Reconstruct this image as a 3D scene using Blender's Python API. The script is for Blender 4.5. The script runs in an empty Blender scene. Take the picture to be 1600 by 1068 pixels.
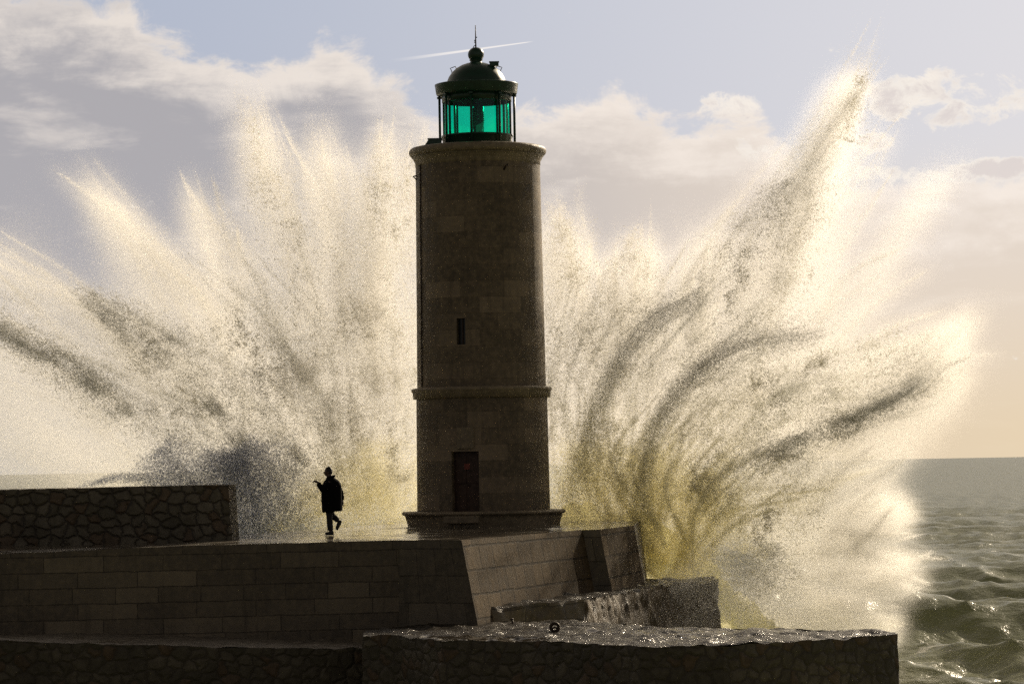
import bpy, bmesh, math, random
import numpy as np
from mathutils import Vector, Matrix

sc = bpy.context.scene
R = math.radians
random.seed(7)
rng = np.random.default_rng(11)

# ------------------------------------------------------------------ camera
EYE = 6.2                       # eye above mean sea level (pier deck at 4.52)
F = 4800.0                      # focal length in pixels of the 1600 px wide photograph
PITCH = math.atan(193.0 / F)
ROLL = R(1.0)
cam_d = bpy.data.cameras.new("camera")
cam = bpy.data.objects.new("camera", cam_d)
sc.collection.objects.link(cam)
sc.camera = cam
cam_d.sensor_width = 36.0
cam_d.lens = 36.0 * F / 1600.0
cam_d.clip_start = 1.0
cam_d.clip_end = 120000.0
FW = Vector((0, math.cos(PITCH), math.sin(PITCH)))
R0 = Vector((1, 0, 0))
U0 = Vector((0, -math.sin(PITCH), math.cos(PITCH)))
RT = R0 * math.cos(ROLL) - U0 * math.sin(ROLL)
UP = U0 * math.cos(ROLL) + R0 * math.sin(ROLL)
CP = Vector((0, 0, EYE))
m = Matrix((RT, UP, -FW)).transposed().to_4x4()
m.translation = CP
cam.matrix_world = m


def at(px, py, D):
    """the point at depth y = D that the photograph shows at pixel px, py"""
    d = FW + RT * ((px - 800) / F) + UP * ((534 - py) / F)
    return CP + d * (D / d.y)


# ------------------------------------------------------------------ light
SUN_AZ, SUN_EL = R(30), R(24)   # azimuth to the right of the view, elevation
SUN_DIR = Vector((math.sin(SUN_AZ) * math.cos(SUN_EL), math.cos(SUN_AZ) * math.cos(SUN_EL), math.sin(SUN_EL)))
sun_d = bpy.data.lights.new("sun", 'SUN')
sun_d.energy = 3.75
sun_d.angle = R(0.5)
sun_d.color = (1.0, 0.84, 0.62)
sun = bpy.data.objects.new("sun", sun_d)
sc.collection.objects.link(sun)
sun.rotation_euler = SUN_DIR.to_track_quat('Z', 'Y').to_euler()

sc.view_settings.view_transform = 'Standard'
sc.view_settings.look = 'None'
sc.view_settings.gamma = 1.0
sc.view_settings.exposure = 0.5
sc.view_settings.use_curve_mapping = False
sc.render.engine = 'CYCLES'
cy = sc.cycles
cy.max_bounces = 8
cy.diffuse_bounces = 6
cy.glossy_bounces = 3
cy.transmission_bounces = 6
cy.transparent_max_bounces = 24
cy.volume_bounces = 2
cy.volume_step_rate = 2.0
cy.volume_max_steps = 128
cy.sample_clamp_indirect = 3.0
cy.use_denoising = False
cy.use_adaptive_sampling = True
cy.adaptive_threshold = 0.025
cy.caustics_reflective = False
cy.caustics_refractive = False


# ------------------------------------------------------------------ node helper
class NT:
    def __init__(self, tree):
        self.t = tree
        self.n = tree.nodes
        self.l = tree.links

    def put(self, socket, v):
        if isinstance(v, bpy.types.NodeSocket):
            self.l.new(v, socket)
        elif v is not None:
            socket.default_value = v

    def node(self, kind, **kw):
        n = self.n.new(kind)
        for k, v in kw.items():
            setattr(n, k, v)
        return n

    def math(self, op, a, b=None, c=None, clamp=False):
        n = self.node('ShaderNodeMath', operation=op, use_clamp=clamp)
        self.put(n.inputs[0], a)
        if b is not None: self.put(n.inputs[1], b)
        if c is not None: self.put(n.inputs[2], c)
        return n.outputs[0]

    def smooth(self, v, lo, hi, a=0.0, b=1.0):
        n = self.node('ShaderNodeMapRange', interpolation_type='SMOOTHSTEP')
        self.put(n.inputs[0], v)
        self.put(n.inputs[1], lo); self.put(n.inputs[2], hi)
        self.put(n.inputs[3], a); self.put(n.inputs[4], b)
        return n.outputs[0]

    def lin(self, v, lo, hi, a=0.0, b=1.0):
        n = self.node('ShaderNodeMapRange')
        self.put(n.inputs[0], v)
        for i, x in enumerate((lo, hi, a, b)): self.put(n.inputs[i + 1], x)
        return n.outputs[0]

    def mix(self, f, a, b, blend='MIX'):
        n = self.node('ShaderNodeMix', data_type='RGBA', blend_type=blend)
        self.put(n.inputs[0], f)
        for s, v in ((n.inputs[6], a), (n.inputs[7], b)):
            if isinstance(v, tuple) and len(v) == 3: v = (*v, 1)
            self.put(s, v)
        return n.outputs[2]

    def xyz(self, x, y, z):
        n = self.node('ShaderNodeCombineXYZ')
        self.put(n.inputs[0], x); self.put(n.inputs[1], y); self.put(n.inputs[2], z)
        return n.outputs[0]

    def noise(self, vec, scale, detail=4, rough=0.55, dist=0.0, lac=2.0):
        n = self.node('ShaderNodeTexNoise')
        if vec is not None: self.put(n.inputs['Vector'], vec)
        n.inputs['Scale'].default_value = scale
        n.inputs['Detail'].default_value = detail
        n.inputs['Roughness'].default_value = rough
        n.inputs['Distortion'].default_value = dist
        n.inputs['Lacunarity'].default_value = lac
        return n.outputs[0]

    def curve(self, v, pts):
        n = self.node('ShaderNodeFloatCurve')
        c = n.mapping.curves[0]
        while len(c.points) < len(pts): c.points.new(0.5, 0.5)
        for p, (x, y) in zip(c.points, pts): p.location = (x, y); p.handle_type = 'AUTO'
        n.mapping.update()
        self.put(n.inputs['Value'], v)
        return n.outputs[0]

    def bump(self, h, strength=0.5, dist=0.02, normal=None):
        n = self.node('ShaderNodeBump')
        n.inputs['Strength'].default_value = strength
        n.inputs['Distance'].default_value = dist
        self.put(n.inputs['Height'], h)
        if normal is not None: self.put(n.inputs['Normal'], normal)
        return n.outputs[0]


# ------------------------------------------------------------------ world: Nishita sky, cloud bank, fair-weather clouds
world = bpy.data.worlds.new("World")
sc.world = world
world.use_nodes = True
world.node_tree.nodes.clear()
W = NT(world.node_tree)
geo = W.node('ShaderNodeTexCoord').outputs['Generated']
sky = W.node('ShaderNodeTexSky', sky_type='NISHITA', sun_disc=False)
sky.sun_elevation = SUN_EL
sky.sun_rotation = SUN_AZ
sky.air_density = 1.0
sky.dust_density = 2.5
sep = W.node('ShaderNodeSeparateXYZ')
W.put(sep.inputs[0], geo)
dx, dy, dz = sep.outputs
az = W.math('ARCTAN2', dx, dy)
el = W.math('ARCSINE', dz)
U = W.math('MULTIPLY', az, 3.0)             # -0.5 .. 0.5 across the photograph
V = W.math('MULTIPLY', el, 3.0)             # 0 at the horizon, 0.45 at its upper edge
uv = W.xyz(U, V, 0.0)
uvs = W.xyz(U, W.math('MULTIPLY', V, 2.2), 3.7)
n_big = W.noise(uvs, 5.0, 7, 0.6, 0.35)
n_puff = W.noise(W.xyz(U, W.math('MULTIPLY', V, 1.6), 1.1), 13.0, 8, 0.62, 0.5)
n_fine = W.noise(W.xyz(U, W.math('MULTIPLY', V, 1.4), 5.3), 26.0, 9, 0.66, 0.35)
n_streak = W.noise(W.xyz(U, W.math('MULTIPLY', V, 4.5), 8.2), 5.0, 6, 0.6, 0.3)
# clear sky: pale blue, whiter towards the sun on the right, warm by the horizon
uf = W.smooth(U, -0.55, 0.6)
vf = W.smooth(V, 0.0, 0.30)
clear_top = W.mix(uf, (0.40, 0.45, 0.575), (0.63, 0.635, 0.70))
clear_low = W.mix(uf, (0.50, 0.47, 0.43), (0.80, 0.64, 0.43))
clear_mid = W.mix(uf, (0.47, 0.45, 0.47), (0.78, 0.68, 0.57))
veil = W.mix(W.smooth(V, 0.0, 0.12), clear_low, W.mix(W.smooth(V, 0.1, 0.33), clear_mid, clear_top))
nish = W.node('ShaderNodeVectorMath', operation='SCALE')
W.put(nish.inputs[0], sky.outputs[0])
nish.inputs['Scale'].default_value = 0.10
veil = W.mix(W.smooth(V, 0.45, 0.75), veil, (0.58, 0.50, 0.42))
base = W.mix(0.92, nish.outputs[0], veil)
# cloud bank: its upper edge as a function of U
eu = W.lin(U, -0.5, 0.5, 0.0, 1.0)
edge = W.curve(eu, [(0, .93), (.09, .925), (.16, .88), (.21, .83), (.28, .80), (.325, .845), (.375, .80), (.44, .70), (.54, .71),
                    (.60, .72), (.66, .685), (.72, .69), (.77, .61), (.81, .55), (.88, .545), (1, .555)])
edge = W.math('MULTIPLY', edge, 0.5)
wob = W.math('ADD', W.math('MULTIPLY', W.math('SUBTRACT', n_puff, 0.5), 0.11), W.math('MULTIPLY', W.math('SUBTRACT', n_fine, 0.5), 0.06))
depth = W.math('ADD', W.math('SUBTRACT', edge, V), wob)
m_bank = W.smooth(depth, -0.004, 0.022)
# lit fringe falls off into the grey body; streaks of light and dark in it
below = W.math('ADD', depth, W.math('MULTIPLY', W.math('SUBTRACT', n_streak, 0.5), 0.16))
body_t = W.smooth(below, 0.0, 0.085)
body = W.mix(W.smooth(U, -0.25, 0.35), (0.42, 0.405, 0.425), (0.77, 0.67, 0.58))
rim = W.mix(uf, (0.80, 0.73, 0.67), (0.95, 0.85, 0.76))
body = W.mix(W.smooth(n_streak, 0.52, 0.72, 0.0, 0.55), body, rim)
warm = W.smooth(V, 0.0, 0.22, 1.0, 0.0)
body = W.mix(W.math('MULTIPLY', warm, 0.85), body, clear_low)
bank = W.mix(body_t, rim, body)
# on the far right the bank dissolves into beige haze
base = W.mix(W.math('MULTIPLY', m_bank, W.smooth(U, 0.20, 0.62, 0.97, 0.80)), base, bank)


def puff(base, cu, cv, ru, rv, thr=0.46, gain=0.9):
    a = W.math('DIVIDE', W.math('SUBTRACT', U, cu), ru)
    b = W.math('DIVIDE', W.math('SUBTRACT', V, cv), rv)
    r2 = W.math('ADD', W.math('MULTIPLY', a, a), W.math('MULTIPLY', b, b))
    fall = W.math('SUBTRACT', 1.0, r2)
    dens = W.math('ADD', W.math('MULTIPLY', W.math('MAXIMUM', fall, -1.5), 0.22), W.math('MULTIPLY', W.math('SUBTRACT', n_fine, thr + 0.10), 1.6))
    mk = W.math('MULTIPLY', W.smooth(dens, 0.0, 0.22), gain)
    col = W.mix(W.smooth(W.math('ADD', dens, W.math('SUBTRACT', n_streak, 0.5)), 0.10, 0.40), (0.93, 0.86, 0.78), (0.74, 0.67, 0.64))
    return W.mix(mk, base, col)


base = puff(base, 0.435, 0.343, 0.068, 0.026, 0.38)
base = puff(base, 0.385, 0.350, 0.036, 0.022, 0.38)
base = puff(base, 0.355, 0.305, 0.02, 0.010, 0.40)
base = puff(base, 0.215, 0.345, 0.035, 0.028)
base = puff(base, 0.44, 0.276, 0.13, 0.010, 0.36)
base = puff(base, 0.25, 0.31, 0.05, 0.02, 0.48)
base = puff(base, 0.30, 0.30, 0.02, 0.014)
# condensation trail of an aircraft
c0 = ((640 - 800) / 1600, (729.8 - 94) / 1600); c1 = ((845 - 800) / 1600, (726.2 - 66) / 1600)
L = math.hypot(c1[0] - c0[0], c1[1] - c0[1])
tx, ty = (c1[0] - c0[0]) / L, (c1[1] - c0[1]) / L
al = W.math('ADD', W.math('MULTIPLY', W.math('SUBTRACT', U, c0[0]), tx), W.math('MULTIPLY', W.math('SUBTRACT', V, c0[1]), ty))
ac = W.math('ADD', W.math('MULTIPLY', W.math('SUBTRACT', U, c0[0]), -ty), W.math('MULTIPLY', W.math('SUBTRACT', V, c0[1]), tx))
wid = W.lin(al, 0.0, L, 0.0021, 0.0006)
tr = W.smooth(W.math('DIVIDE', W.math('ABSOLUTE', ac), wid), 0.4, 1.0, 1.0, 0.0)
tr = W.math('MULTIPLY', tr, W.smooth(al, L - 0.012, L, 1.0, 0.0))
tr = W.math('MULTIPLY', tr, W.smooth(al, -0.02, 0.06))
base = W.mix(W.math('MULTIPLY', tr, 0.8), base, (0.95, 0.9, 0.86))
# unseen sky overhead and behind the viewer, dimmed to keep camera-facing stone dark
dim = W.smooth(dy, -0.1, 0.9, 0.30, 1.0)
dimv = W.smooth(el, 0.35, 1.1, 1.0, 0.35)
sc_n = W.node('ShaderNodeVectorMath', operation='SCALE')
W.put(sc_n.inputs[0], base)
W.put(sc_n.inputs['Scale'], W.math('MULTIPLY', dim, dimv))
bg = W.node('ShaderNodeBackground')
W.put(bg.inputs['Color'], sc_n.outputs[0])
bg.inputs['Strength'].default_value = 0.71
W.l.new(bg.outputs[0], W.node('ShaderNodeOutputWorld').inputs['Surface'])


# ------------------------------------------------------------------ numpy noise
class Noise:
    def __init__(self, seed):
        self.g = np.random.default_rng(seed).random((64, 64, 64)).astype(np.float32)

    def __call__(self, p):
        i = np.floor(p).astype(np.int64)
        f = (p - i).astype(np.float32)
        f = f * f * (3 - 2 * f)
        i &= 63
        j = (i + 1) & 63
        g = self.g
        x0, y0, z0 = i.T; x1, y1, z1 = j.T
        fx, fy, fz = f.T
        a = g[x0, y0, z0] * (1 - fx) + g[x1, y0, z0] * fx
        b = g[x0, y1, z0] * (1 - fx) + g[x1, y1, z0] * fx
        c = g[x0, y0, z1] * (1 - fx) + g[x1, y0, z1] * fx
        d = g[x0, y1, z1] * (1 - fx) + g[x1, y1, z1] * fx
        a = a * (1 - fy) + b * fy
        c = c * (1 - fy) + d * fy
        return a * (1 - fz) + c * fz

    def fbm(self, p, octv=4, gain=0.5):
        s = 0; a = 1.0; t = 0
        for _ in range(octv):
            s = s + a * self(p); t += a
            a *= gain; p = p * 2.03 + 17.3
        return s / t


NZ = [Noise(i + 1) for i in range(4)]


def vnoise(p, scale, octv=3):
    q = p / scale
    return np.stack([NZ[k].fbm(q + 31.7 * k, octv) - 0.5 for k in range(3)], 1)


# ------------------------------------------------------------------ object helpers
def tag(o, label=None, cat=None, group=None, kind=None):
    for k, v in (('label', label), ('category', cat), ('group', group), ('kind', kind)):
        if v: o[k] = v
    return o


def empty(name, loc, label, cat, rz=0, group=None):
    o = bpy.data.objects.new(name, None)
    sc.collection.objects.link(o)
    o.location = loc
    o.rotation_euler = (0, 0, rz)
    o.empty_display_size = 0.2
    return tag(o, label, cat, group)


def link_mesh(name, me, mat=None, parent=None):
    o = bpy.data.objects.new(name, me)
    sc.collection.objects.link(o)
    if mat is not None: me.materials.append(mat)
    if parent is not None: o.parent = parent
    return o


def mesh_np(name, co, quads, uv=None, smooth=False):
    """fast mesh from numpy arrays, faces all of one size"""
    co = np.ascontiguousarray(co, np.float32)
    quads = np.ascontiguousarray(quads, np.int32)
    k = quads.shape[1]
    me = bpy.data.meshes.new(name)
    me.vertices.add(len(co)); me.vertices.foreach_set('co', co.ravel())
    me.loops.add(quads.size); me.loops.foreach_set('vertex_index', quads.ravel())
    me.polygons.add(len(quads))
    me.polygons.foreach_set('loop_start', np.arange(0, quads.size, k, dtype=np.int32))
    if uv is not None:
        l = me.uv_layers.new(name='UVMap')
        l.data.foreach_set('uv', np.ascontiguousarray(uv[quads.ravel()], np.float32).ravel())
    me.update(calc_edges=True)
    me.polygons.foreach_set('use_smooth', np.full(len(quads), smooth))
    return me


def lathe(name, prof, mat, parent=None, seg=96, smooth=True, cap=True, ang=None):
    """profile of (r, z) turned about the local z axis; UV in metres"""
    bm = bmesh.new()
    uvl = bm.loops.layers.uv.new('UVMap')
    rings = []
    for r, z in prof:
        if r < 1e-5:
            rings.append([bm.verts.new((0, 0, z))])
        else:
            rings.append([bm.verts.new((r * math.cos(2 * math.pi * k / seg), r * math.sin(2 * math.pi * k / seg), z)) for k in range(seg)])
    rr = max(p[0] for p in prof)
    dist = [0.0]
    for a, b in zip(prof, prof[1:]): dist.append(dist[-1] + math.hypot(a[0] - b[0], a[1] - b[1]))
    for i in range(len(rings) - 1):
        A, B = rings[i], rings[i + 1]
        for k in range(seg):
            k2 = (k + 1) % seg
            if len(A) == 1 and len(B) == 1: continue
            if len(A) == 1: vs, ks, ds = [A[0], B[k2], B[k]], [k, k + 1, k], [i, i + 1, i + 1]
            elif len(B) == 1: vs, ks, ds = [A[k], A[k2], B[0]], [k, k + 1, k], [i, i, i + 1]
            else: vs, ks, ds = [A[k], A[k2], B[k2], B[k]], [k, k + 1, k + 1, k], [i, i, i + 1, i + 1]
            f = bm.faces.new(vs); f.smooth = smooth
            for l, kk, dd in zip(f.loops, ks, ds):
                l[uvl].uv = (2 * math.pi * kk / seg * rr, dist[dd])
    if cap:
        for rg in (rings[0], rings[-1]):
            if len(rg) > 1: bm.faces.new(rg)
    bmesh.ops.recalc_face_normals(bm, faces=bm.faces)
    me = bpy.data.meshes.new(name)
    bm.to_mesh(me); bm.free()
    return link_mesh(name, me, mat, parent)


def bm_box(bm, c, s, rz=0, ry=0, rx=0, bevel=0.0):
    r = bmesh.ops.create_cube(bm, size=1.0)
    mt = Matrix.Translation(c) @ Matrix.Rotation(rz, 4, 'Z') @ Matrix.Rotation(ry, 4, 'Y') @ Matrix.Rotation(rx, 4, 'X') @ Matrix.Diagonal((*s, 1))
    bmesh.ops.transform(bm, matrix=mt, verts=r['verts'])
    if bevel:
        es = list({e for v in r['verts'] for e in v.link_edges})
        bmesh.ops.bevel(bm, geom=es, offset=bevel, segments=2, affect='EDGES', profile=0.6)


def bm_tube(bm, pts, rad, seg=10, cap=True, closed=False):
    """tapered tube through points"""
    pts = [Vector(p) for p in pts]
    if not hasattr(rad, '__len__'): rad = [rad] * len(pts)
    n = len(pts)
    rings = []
    ref = None
    for i, p in enumerate(pts):
        if closed: t = (pts[(i + 1) % n] - pts[i - 1]).normalized()
        else: t = (pts[min(i + 1, n - 1)] - pts[max(i - 1, 0)]).normalized()
        if ref is None:
            ref = Vector((0, 0, 1)) if abs(t.z) < 0.9 else Vector((1, 0, 0))
        a = (ref - t * ref.dot(t)).normalized()
        ref = a
        b = t.cross(a)
        rings.append([bm.verts.new(p + (a * math.cos(2 * math.pi * k / seg) + b * math.sin(2 * math.pi * k / seg)) * rad[i]) for k in range(seg)])
    m_ = n if closed else n - 1
    for i in range(m_):
        A, B = rings[i], rings[(i + 1) % n]
        for k in range(seg):
            f = bm.faces.new((A[k], A[(k + 1) % seg], B[(k + 1) % seg], B[k])); f.smooth = True
    if cap and not closed:
        bm.faces.new(rings[0][::-1]); bm.faces.new(rings[-1])


def bm_ball(bm, c, s, sub=2, rot=None):
    r = bmesh.ops.create_icosphere(bm, subdivisions=sub, radius=1.0)
    mt = Matrix.Translation(c)
    if rot is not None: mt = mt @ rot
    bmesh.ops.transform(bm, matrix=mt @ Matrix.Diagonal((*s, 1)), verts=r['verts'])
    for v in r['verts']:
        for f in v.link_faces: f.smooth = True


def bm_obj(name, bm, mat, parent=None):
    me = bpy.data.meshes.new(name)
    bmesh.ops.recalc_face_normals(bm, faces=bm.faces)
    bm.to_mesh(me); bm.free()
    return link_mesh(name, me, mat, parent)


# ------------------------------------------------------------------ materials
def new_mat(name):
    mt = bpy.data.materials.new(name)
    mt.use_nodes = True
    mt.node_tree.nodes.clear()
    N = NT(mt.node_tree)
    out = N.node('ShaderNodeOutputMaterial')
    p = N.node('ShaderNodeBsdfPrincipled')
    N.l.new(p.outputs[0], out.inputs['Surface'])
    return mt, N, p, out


def ashlar(name, c1, c2, mortar, bw, bh, bump=0.6, rough=0.75, tint=(0.22, 0.10, 0.05), tint_amt=0.12, wet=0.3, msize=0.012, rag=0.02):
    mt, N, p, out = new_mat(name)
    uvn = N.node('ShaderNodeTexCoord').outputs['UV']
    ob = N.node('ShaderNodeNewGeometry').outputs['Position']
    # ragged joints: shift the lookup a little
    wob = N.node('ShaderNodeTexNoise'); N.put(wob.inputs['Vector'], uvn); wob.inputs['Scale'].default_value = 3.0; wob.inputs['Detail'].default_value = 5
    vm = N.node('ShaderNodeVectorMath', operation='MULTIPLY_ADD')
    N.put(vm.inputs[0], wob.outputs['Color']); vm.inputs[1].default_value = (rag * 2.4, rag * 2.4, 0); N.put(vm.inputs[2], uvn)
    b = N.node('ShaderNodeTexBrick')
    N.put(b.inputs['Vector'], vm.outputs[0])
    b.offset = 0.43; b.squash = 0.72; b.squash_frequency = 3
    for k, v in (('Color1', (*c1, 1)), ('Color2', (*c2, 1)), ('Mortar', (*mortar, 1)), ('Scale', 1.0), ('Mortar Size', msize), ('Mortar Smooth', 0.35), ('Bias', -0.1), ('Brick Width', bw), ('Row Height', bh)):
        b.inputs[k].default_value = v
    col = b.outputs['Color']
    n1 = N.noise(ob, 0.9, 6, 0.6)
    n2 = N.noise(ob, 7.0, 6, 0.65)
    n3 = N.noise(ob, 38.0, 4, 0.6)
    col = N.mix(N.smooth(n1, 0.3, 0.72, 0.0, 0.45), col, tuple(x * 0.45 for x in c1))
    # single blocks in another stone
    cell = N.node('ShaderNodeTexBrick'); N.put(cell.inputs['Vector'], vm.outputs[0]); cell.offset = 0.43; cell.squash = 0.72; cell.squash_frequency = 3
    for k, v in (('Color1', (0, 0, 0, 1)), ('Color2', (1, 1, 1, 1)), ('Mortar', (0, 0, 0, 1)), ('Scale', 1.0), ('Mortar Size', 0.0), ('Bias', -0.5), ('Brick Width', bw), ('Row Height', bh)):
        cell.inputs[k].default_value = v
    col = N.mix(N.math('MULTIPLY', N.smooth(cell.outputs['Color'], 0.72, 0.85), tint_amt), col, tint)
    hs = N.node('ShaderNodeHueSaturation'); N.put(hs.inputs['Color'], col); N.put(hs.inputs['Value'], N.lin(cell.outputs['Color'], 0.0, 1.0, 0.72, 1.35)); col = hs.outputs[0]
    col = N.mix(N.smooth(n2, 0.35, 0.75, 0.0, 0.35), col, tuple(min(1, x * 1.7) for x in c2))
    # run-off streaks down the face
    sx = N.node('ShaderNodeSeparateXYZ'); N.put(sx.inputs[0], uvn)
    st = N.noise(N.xyz(N.math('MULTIPLY', sx.outputs[0], 5.0), N.math('MULTIPLY', sx.outputs[1], 0.5), 0.0), 1.0, 5, 0.6)
    col = N.mix(N.smooth(st, 0.50, 0.75, 0.0, 0.5), col, tuple(x * 0.35 for x in c1))
    N.put(p.inputs['Base Color'], col)
    N.put(p.inputs['Roughness'], N.smooth(n2, 0.35, 0.7, rough - wet, rough))
    p.inputs['Specular IOR Level'].default_value = 0.4
    h = N.math('SUBTRACT', N.math('ADD', N.math('MULTIPLY', n2, 0.55), N.math('MULTIPLY', n3, 0.45)), N.math('MULTIPLY', b.outputs['Fac'], 1.3))
    h = N.math('ADD', h, N.math('MULTIPLY', cell.outputs['Color'], 0.35))
    N.put(p.inputs['Normal'], N.bump(h, bump, 0.03))
    return mt


def rubble(name, c1, c2, mortar, size, bump=0.9, rough=0.7, tint=(0.16, 0.07, 0.03), rnd=0.9, joint=0.07, wet=0.2):
    mt, N, p, out = new_mat(name)
    uvn = N.node('ShaderNodeTexCoord').outputs['UV']
    ob = N.node('ShaderNodeNewGeometry').outputs['Position']
    wob = N.node('ShaderNodeTexNoise'); N.put(wob.inputs['Vector'], uvn); wob.inputs['Scale'].default_value = 4.5; wob.inputs['Detail'].default_value = 4
    vm = N.node('ShaderNodeVectorMath', operation='MULTIPLY_ADD')
    N.put(vm.inputs[0], wob.outputs['Color']); vm.inputs[1].default_value = (0.22, 0.22, 0); N.put(vm.inputs[2], uvn)
    mp = N.node('ShaderNodeMapping'); mp.inputs['Scale'].default_value = (1 / size, 1.25 / size, 1)
    N.put(mp.inputs['Vector'], vm.outputs[0])
    v1 = N.node('ShaderNodeTexVoronoi', feature='DISTANCE_TO_EDGE', voronoi_dimensions='2D'); N.put(v1.inputs['Vector'], mp.outputs[0]); v1.inputs['Scale'].default_value = 1.0; v1.inputs['Randomness'].default_value = rnd
    v2 = N.node('ShaderNodeTexVoronoi', feature='F1', voronoi_dimensions='2D'); N.put(v2.inputs['Vector'], mp.outputs[0]); v2.inputs['Scale'].default_value = 1.0; v2.inputs['Randomness'].default_value = rnd
    sr = N.node('ShaderNodeSeparateColor'); N.put(sr.inputs[0], v2.outputs['Color'])
    n2 = N.noise(ob, 6.0, 6, 0.65)
    n1 = N.noise(ob, 0.8, 5, 0.6)
    n3 = N.noise(ob, 30.0, 4, 0.6)
    col = N.mix(sr.outputs[0], c1, c2)
    col = N.mix(N.smooth(sr.outputs[1], 0.78, 0.84, 0.0, 0.7), col, tint)
    col = N.mix(N.smooth(n2, 0.3, 0.75, 0.0, 0.45), col, tuple(x * 0.4 for x in c1))
    mk = N.smooth(v1.outputs['Distance'], joint * 0.35, joint, 1.0, 0.0)
    col = N.mix(mk, col, mortar)
    col = N.mix(N.smooth(n1, 0.4, 0.75, 0.0, 0.5), col, tuple(x * 0.4 for x in mortar))
    N.put(p.inputs['Base Color'], col)
    N.put(p.inputs['Roughness'], N.smooth(n2, 0.35, 0.7, rough - wet, rough))
    dome = N.smooth(v1.outputs['Distance'], 0.0, joint * 3.0)
    h = N.math('ADD', dome, N.math('ADD', N.math('MULTIPLY', n2, 0.5), N.math('MULTIPLY', n3, 0.25)))
    N.put(p.inputs['Normal'], N.bump(h, bump, 0.05))
    return mt


def wet_top(name, c, rough_lo=0.08, rough_hi=0.45, bump=0.5, scale=5.0, puddle=0.5, flag=None, rock=1.0):
    """wet stone seen at a grazing angle: puddles and rough patches"""
    mt, N, p, out = new_mat(name)
    ob = N.node('ShaderNodeNewGeometry').outputs['Position']
    n1 = N.noise(ob, 0.55, 5, 0.6, 0.4)
    n2 = N.noise(ob, scale, 6, 0.65)
    n3 = N.noise(ob, scale * 6, 4, 0.6)
    pud = N.smooth(n1, puddle - 0.04, puddle + 0.04)
    col = N.mix(N.smooth(n2, 0.3, 0.7), c, tuple(x * 0.4 for x in c))
    N.put(p.inputs['Base Color'], col)
    h = N.math('ADD', N.math('MULTIPLY', n2, 0.7 * rock), N.math('MULTIPLY', n3, 0.3))
    if flag:
        b = N.node('ShaderNodeTexBrick'); N.put(b.inputs['Vector'], ob)
        for k, v in (('Scale', 1.0), ('Mortar Size', 0.015), ('Brick Width', flag[0]), ('Row Height', flag[1])): b.inputs[k].default_value = v
        h = N.math('SUBTRACT', h, N.math('MULTIPLY', b.outputs['Fac'], 0.7))
    h = N.math('MULTIPLY', h, N.lin(pud, 0, 1, 1.0, 0.04))
    N.put(p.inputs['Roughness'], N.lin(pud, 0, 1, rough_hi, rough_lo))
    p.inputs['Specular IOR Level'].default_value = 0.5
    N.put(p.inputs['Normal'], N.bump(h, bump, 0.04))
    return mt


def plain(name, c, rough=0.5, metal=0.0, bump=0.15, scale=20.0, var=0.5):
    mt, N, p, out = new_mat(name)
    ob = N.node('ShaderNodeTexCoord').outputs['Object']
    n = N.noise(ob, scale, 5, 0.6)
    N.put(p.inputs['Base Color'], N.mix(N.smooth(n, 0.35, 0.7), c, tuple(x * var for x in c)))
    N.put(p.inputs['Roughness'], N.smooth(n, 0.3, 0.7, rough * 0.8, min(1, rough * 1.2)))
    p.inputs['Metallic'].default_value = metal
    N.put(p.inputs['Normal'], N.bump(n, bump, 0.01))
    return mt


M_ASH = ashlar('pier_ashlar', (0.13, 0.105, 0.075), (0.20, 0.165, 0.115), (0.045, 0.035, 0.025), 1.35, 0.36, 0.7, tint_amt=0.3)
M_ASHBIG = ashlar('buttress_ashlar', (0.13, 0.11, 0.08), (0.19, 0.16, 0.12), (0.05, 0.04, 0.03), 1.0, 0.62, 0.7)
M_BATTER = ashlar('batter_ashlar', (0.085, 0.060, 0.034), (0.13, 0.093, 0.053), (0.02, 0.014, 0.008), 0.95, 0.55, 1.0, rough=0.95, wet=0.1, tint_amt=0.0, msize=0.028, rag=0.03)
M_BATTER.node_tree.nodes['Principled BSDF'].inputs['Specular IOR Level'].default_value = 0.15
M_TOWER = ashlar('tower_stone', (0.15, 0.115, 0.075), (0.27, 0.21, 0.145), (0.14, 0.105, 0.07), 1.3, 0.46, 0.45, tint_amt=0.0, msize=0.007, rag=0.004, wet=0.25)
M_TOWERTRIM = ashlar('tower_trim_stone', (0.27, 0.22, 0.15), (0.31, 0.25, 0.17), (0.18, 0.14, 0.1), 1.6, 3.0, 0.4, tint_amt=0.0, msize=0.006, rag=0.004)
M_PARAPET = rubble('parapet_rubble', (0.11, 0.095, 0.06), (0.19, 0.165, 0.12), (0.035, 0.027, 0.018), 0.33, tint=(0.14, 0.085, 0.045))
M_QUAY = rubble('quay_rubble', (0.07, 0.06, 0.04), (0.13, 0.11, 0.08), (0.05, 0.04, 0.028), 0.31, 0.7, joint=0.09, rough=0.85, tint=(0.13, 0.08, 0.045))
M_ROCK, N, p, out = new_mat('rough_rock_face')
ob = N.node('ShaderNodeNewGeometry').outputs['Position']
sx = N.node('ShaderNodeSeparateXYZ'); N.put(sx.inputs[0], ob)
ov = N.xyz(sx.outputs[0], sx.outputs[1], N.math('MULTIPLY', sx.outputs[2], 0.45))
na = N.noise(ov, 2.2, 8, 0.68, 0.5); nb = N.noise(ov, 9.0, 6, 0.65, 0.4)
N.put(p.inputs['Base Color'], N.mix(N.smooth(na, 0.35, 0.65), (0.07, 0.050, 0.029), (0.13, 0.095, 0.056)))
p.inputs['Specular IOR Level'].default_value = 0.22
N.put(p.inputs['Roughness'], N.smooth(nb, 0.35, 0.65, 0.35, 0.75))
N.put(p.inputs['Normal'], N.bump(N.math('ADD', na, N.math('MULTIPLY', nb, 0.5)), 1.0, 0.22))
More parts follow.
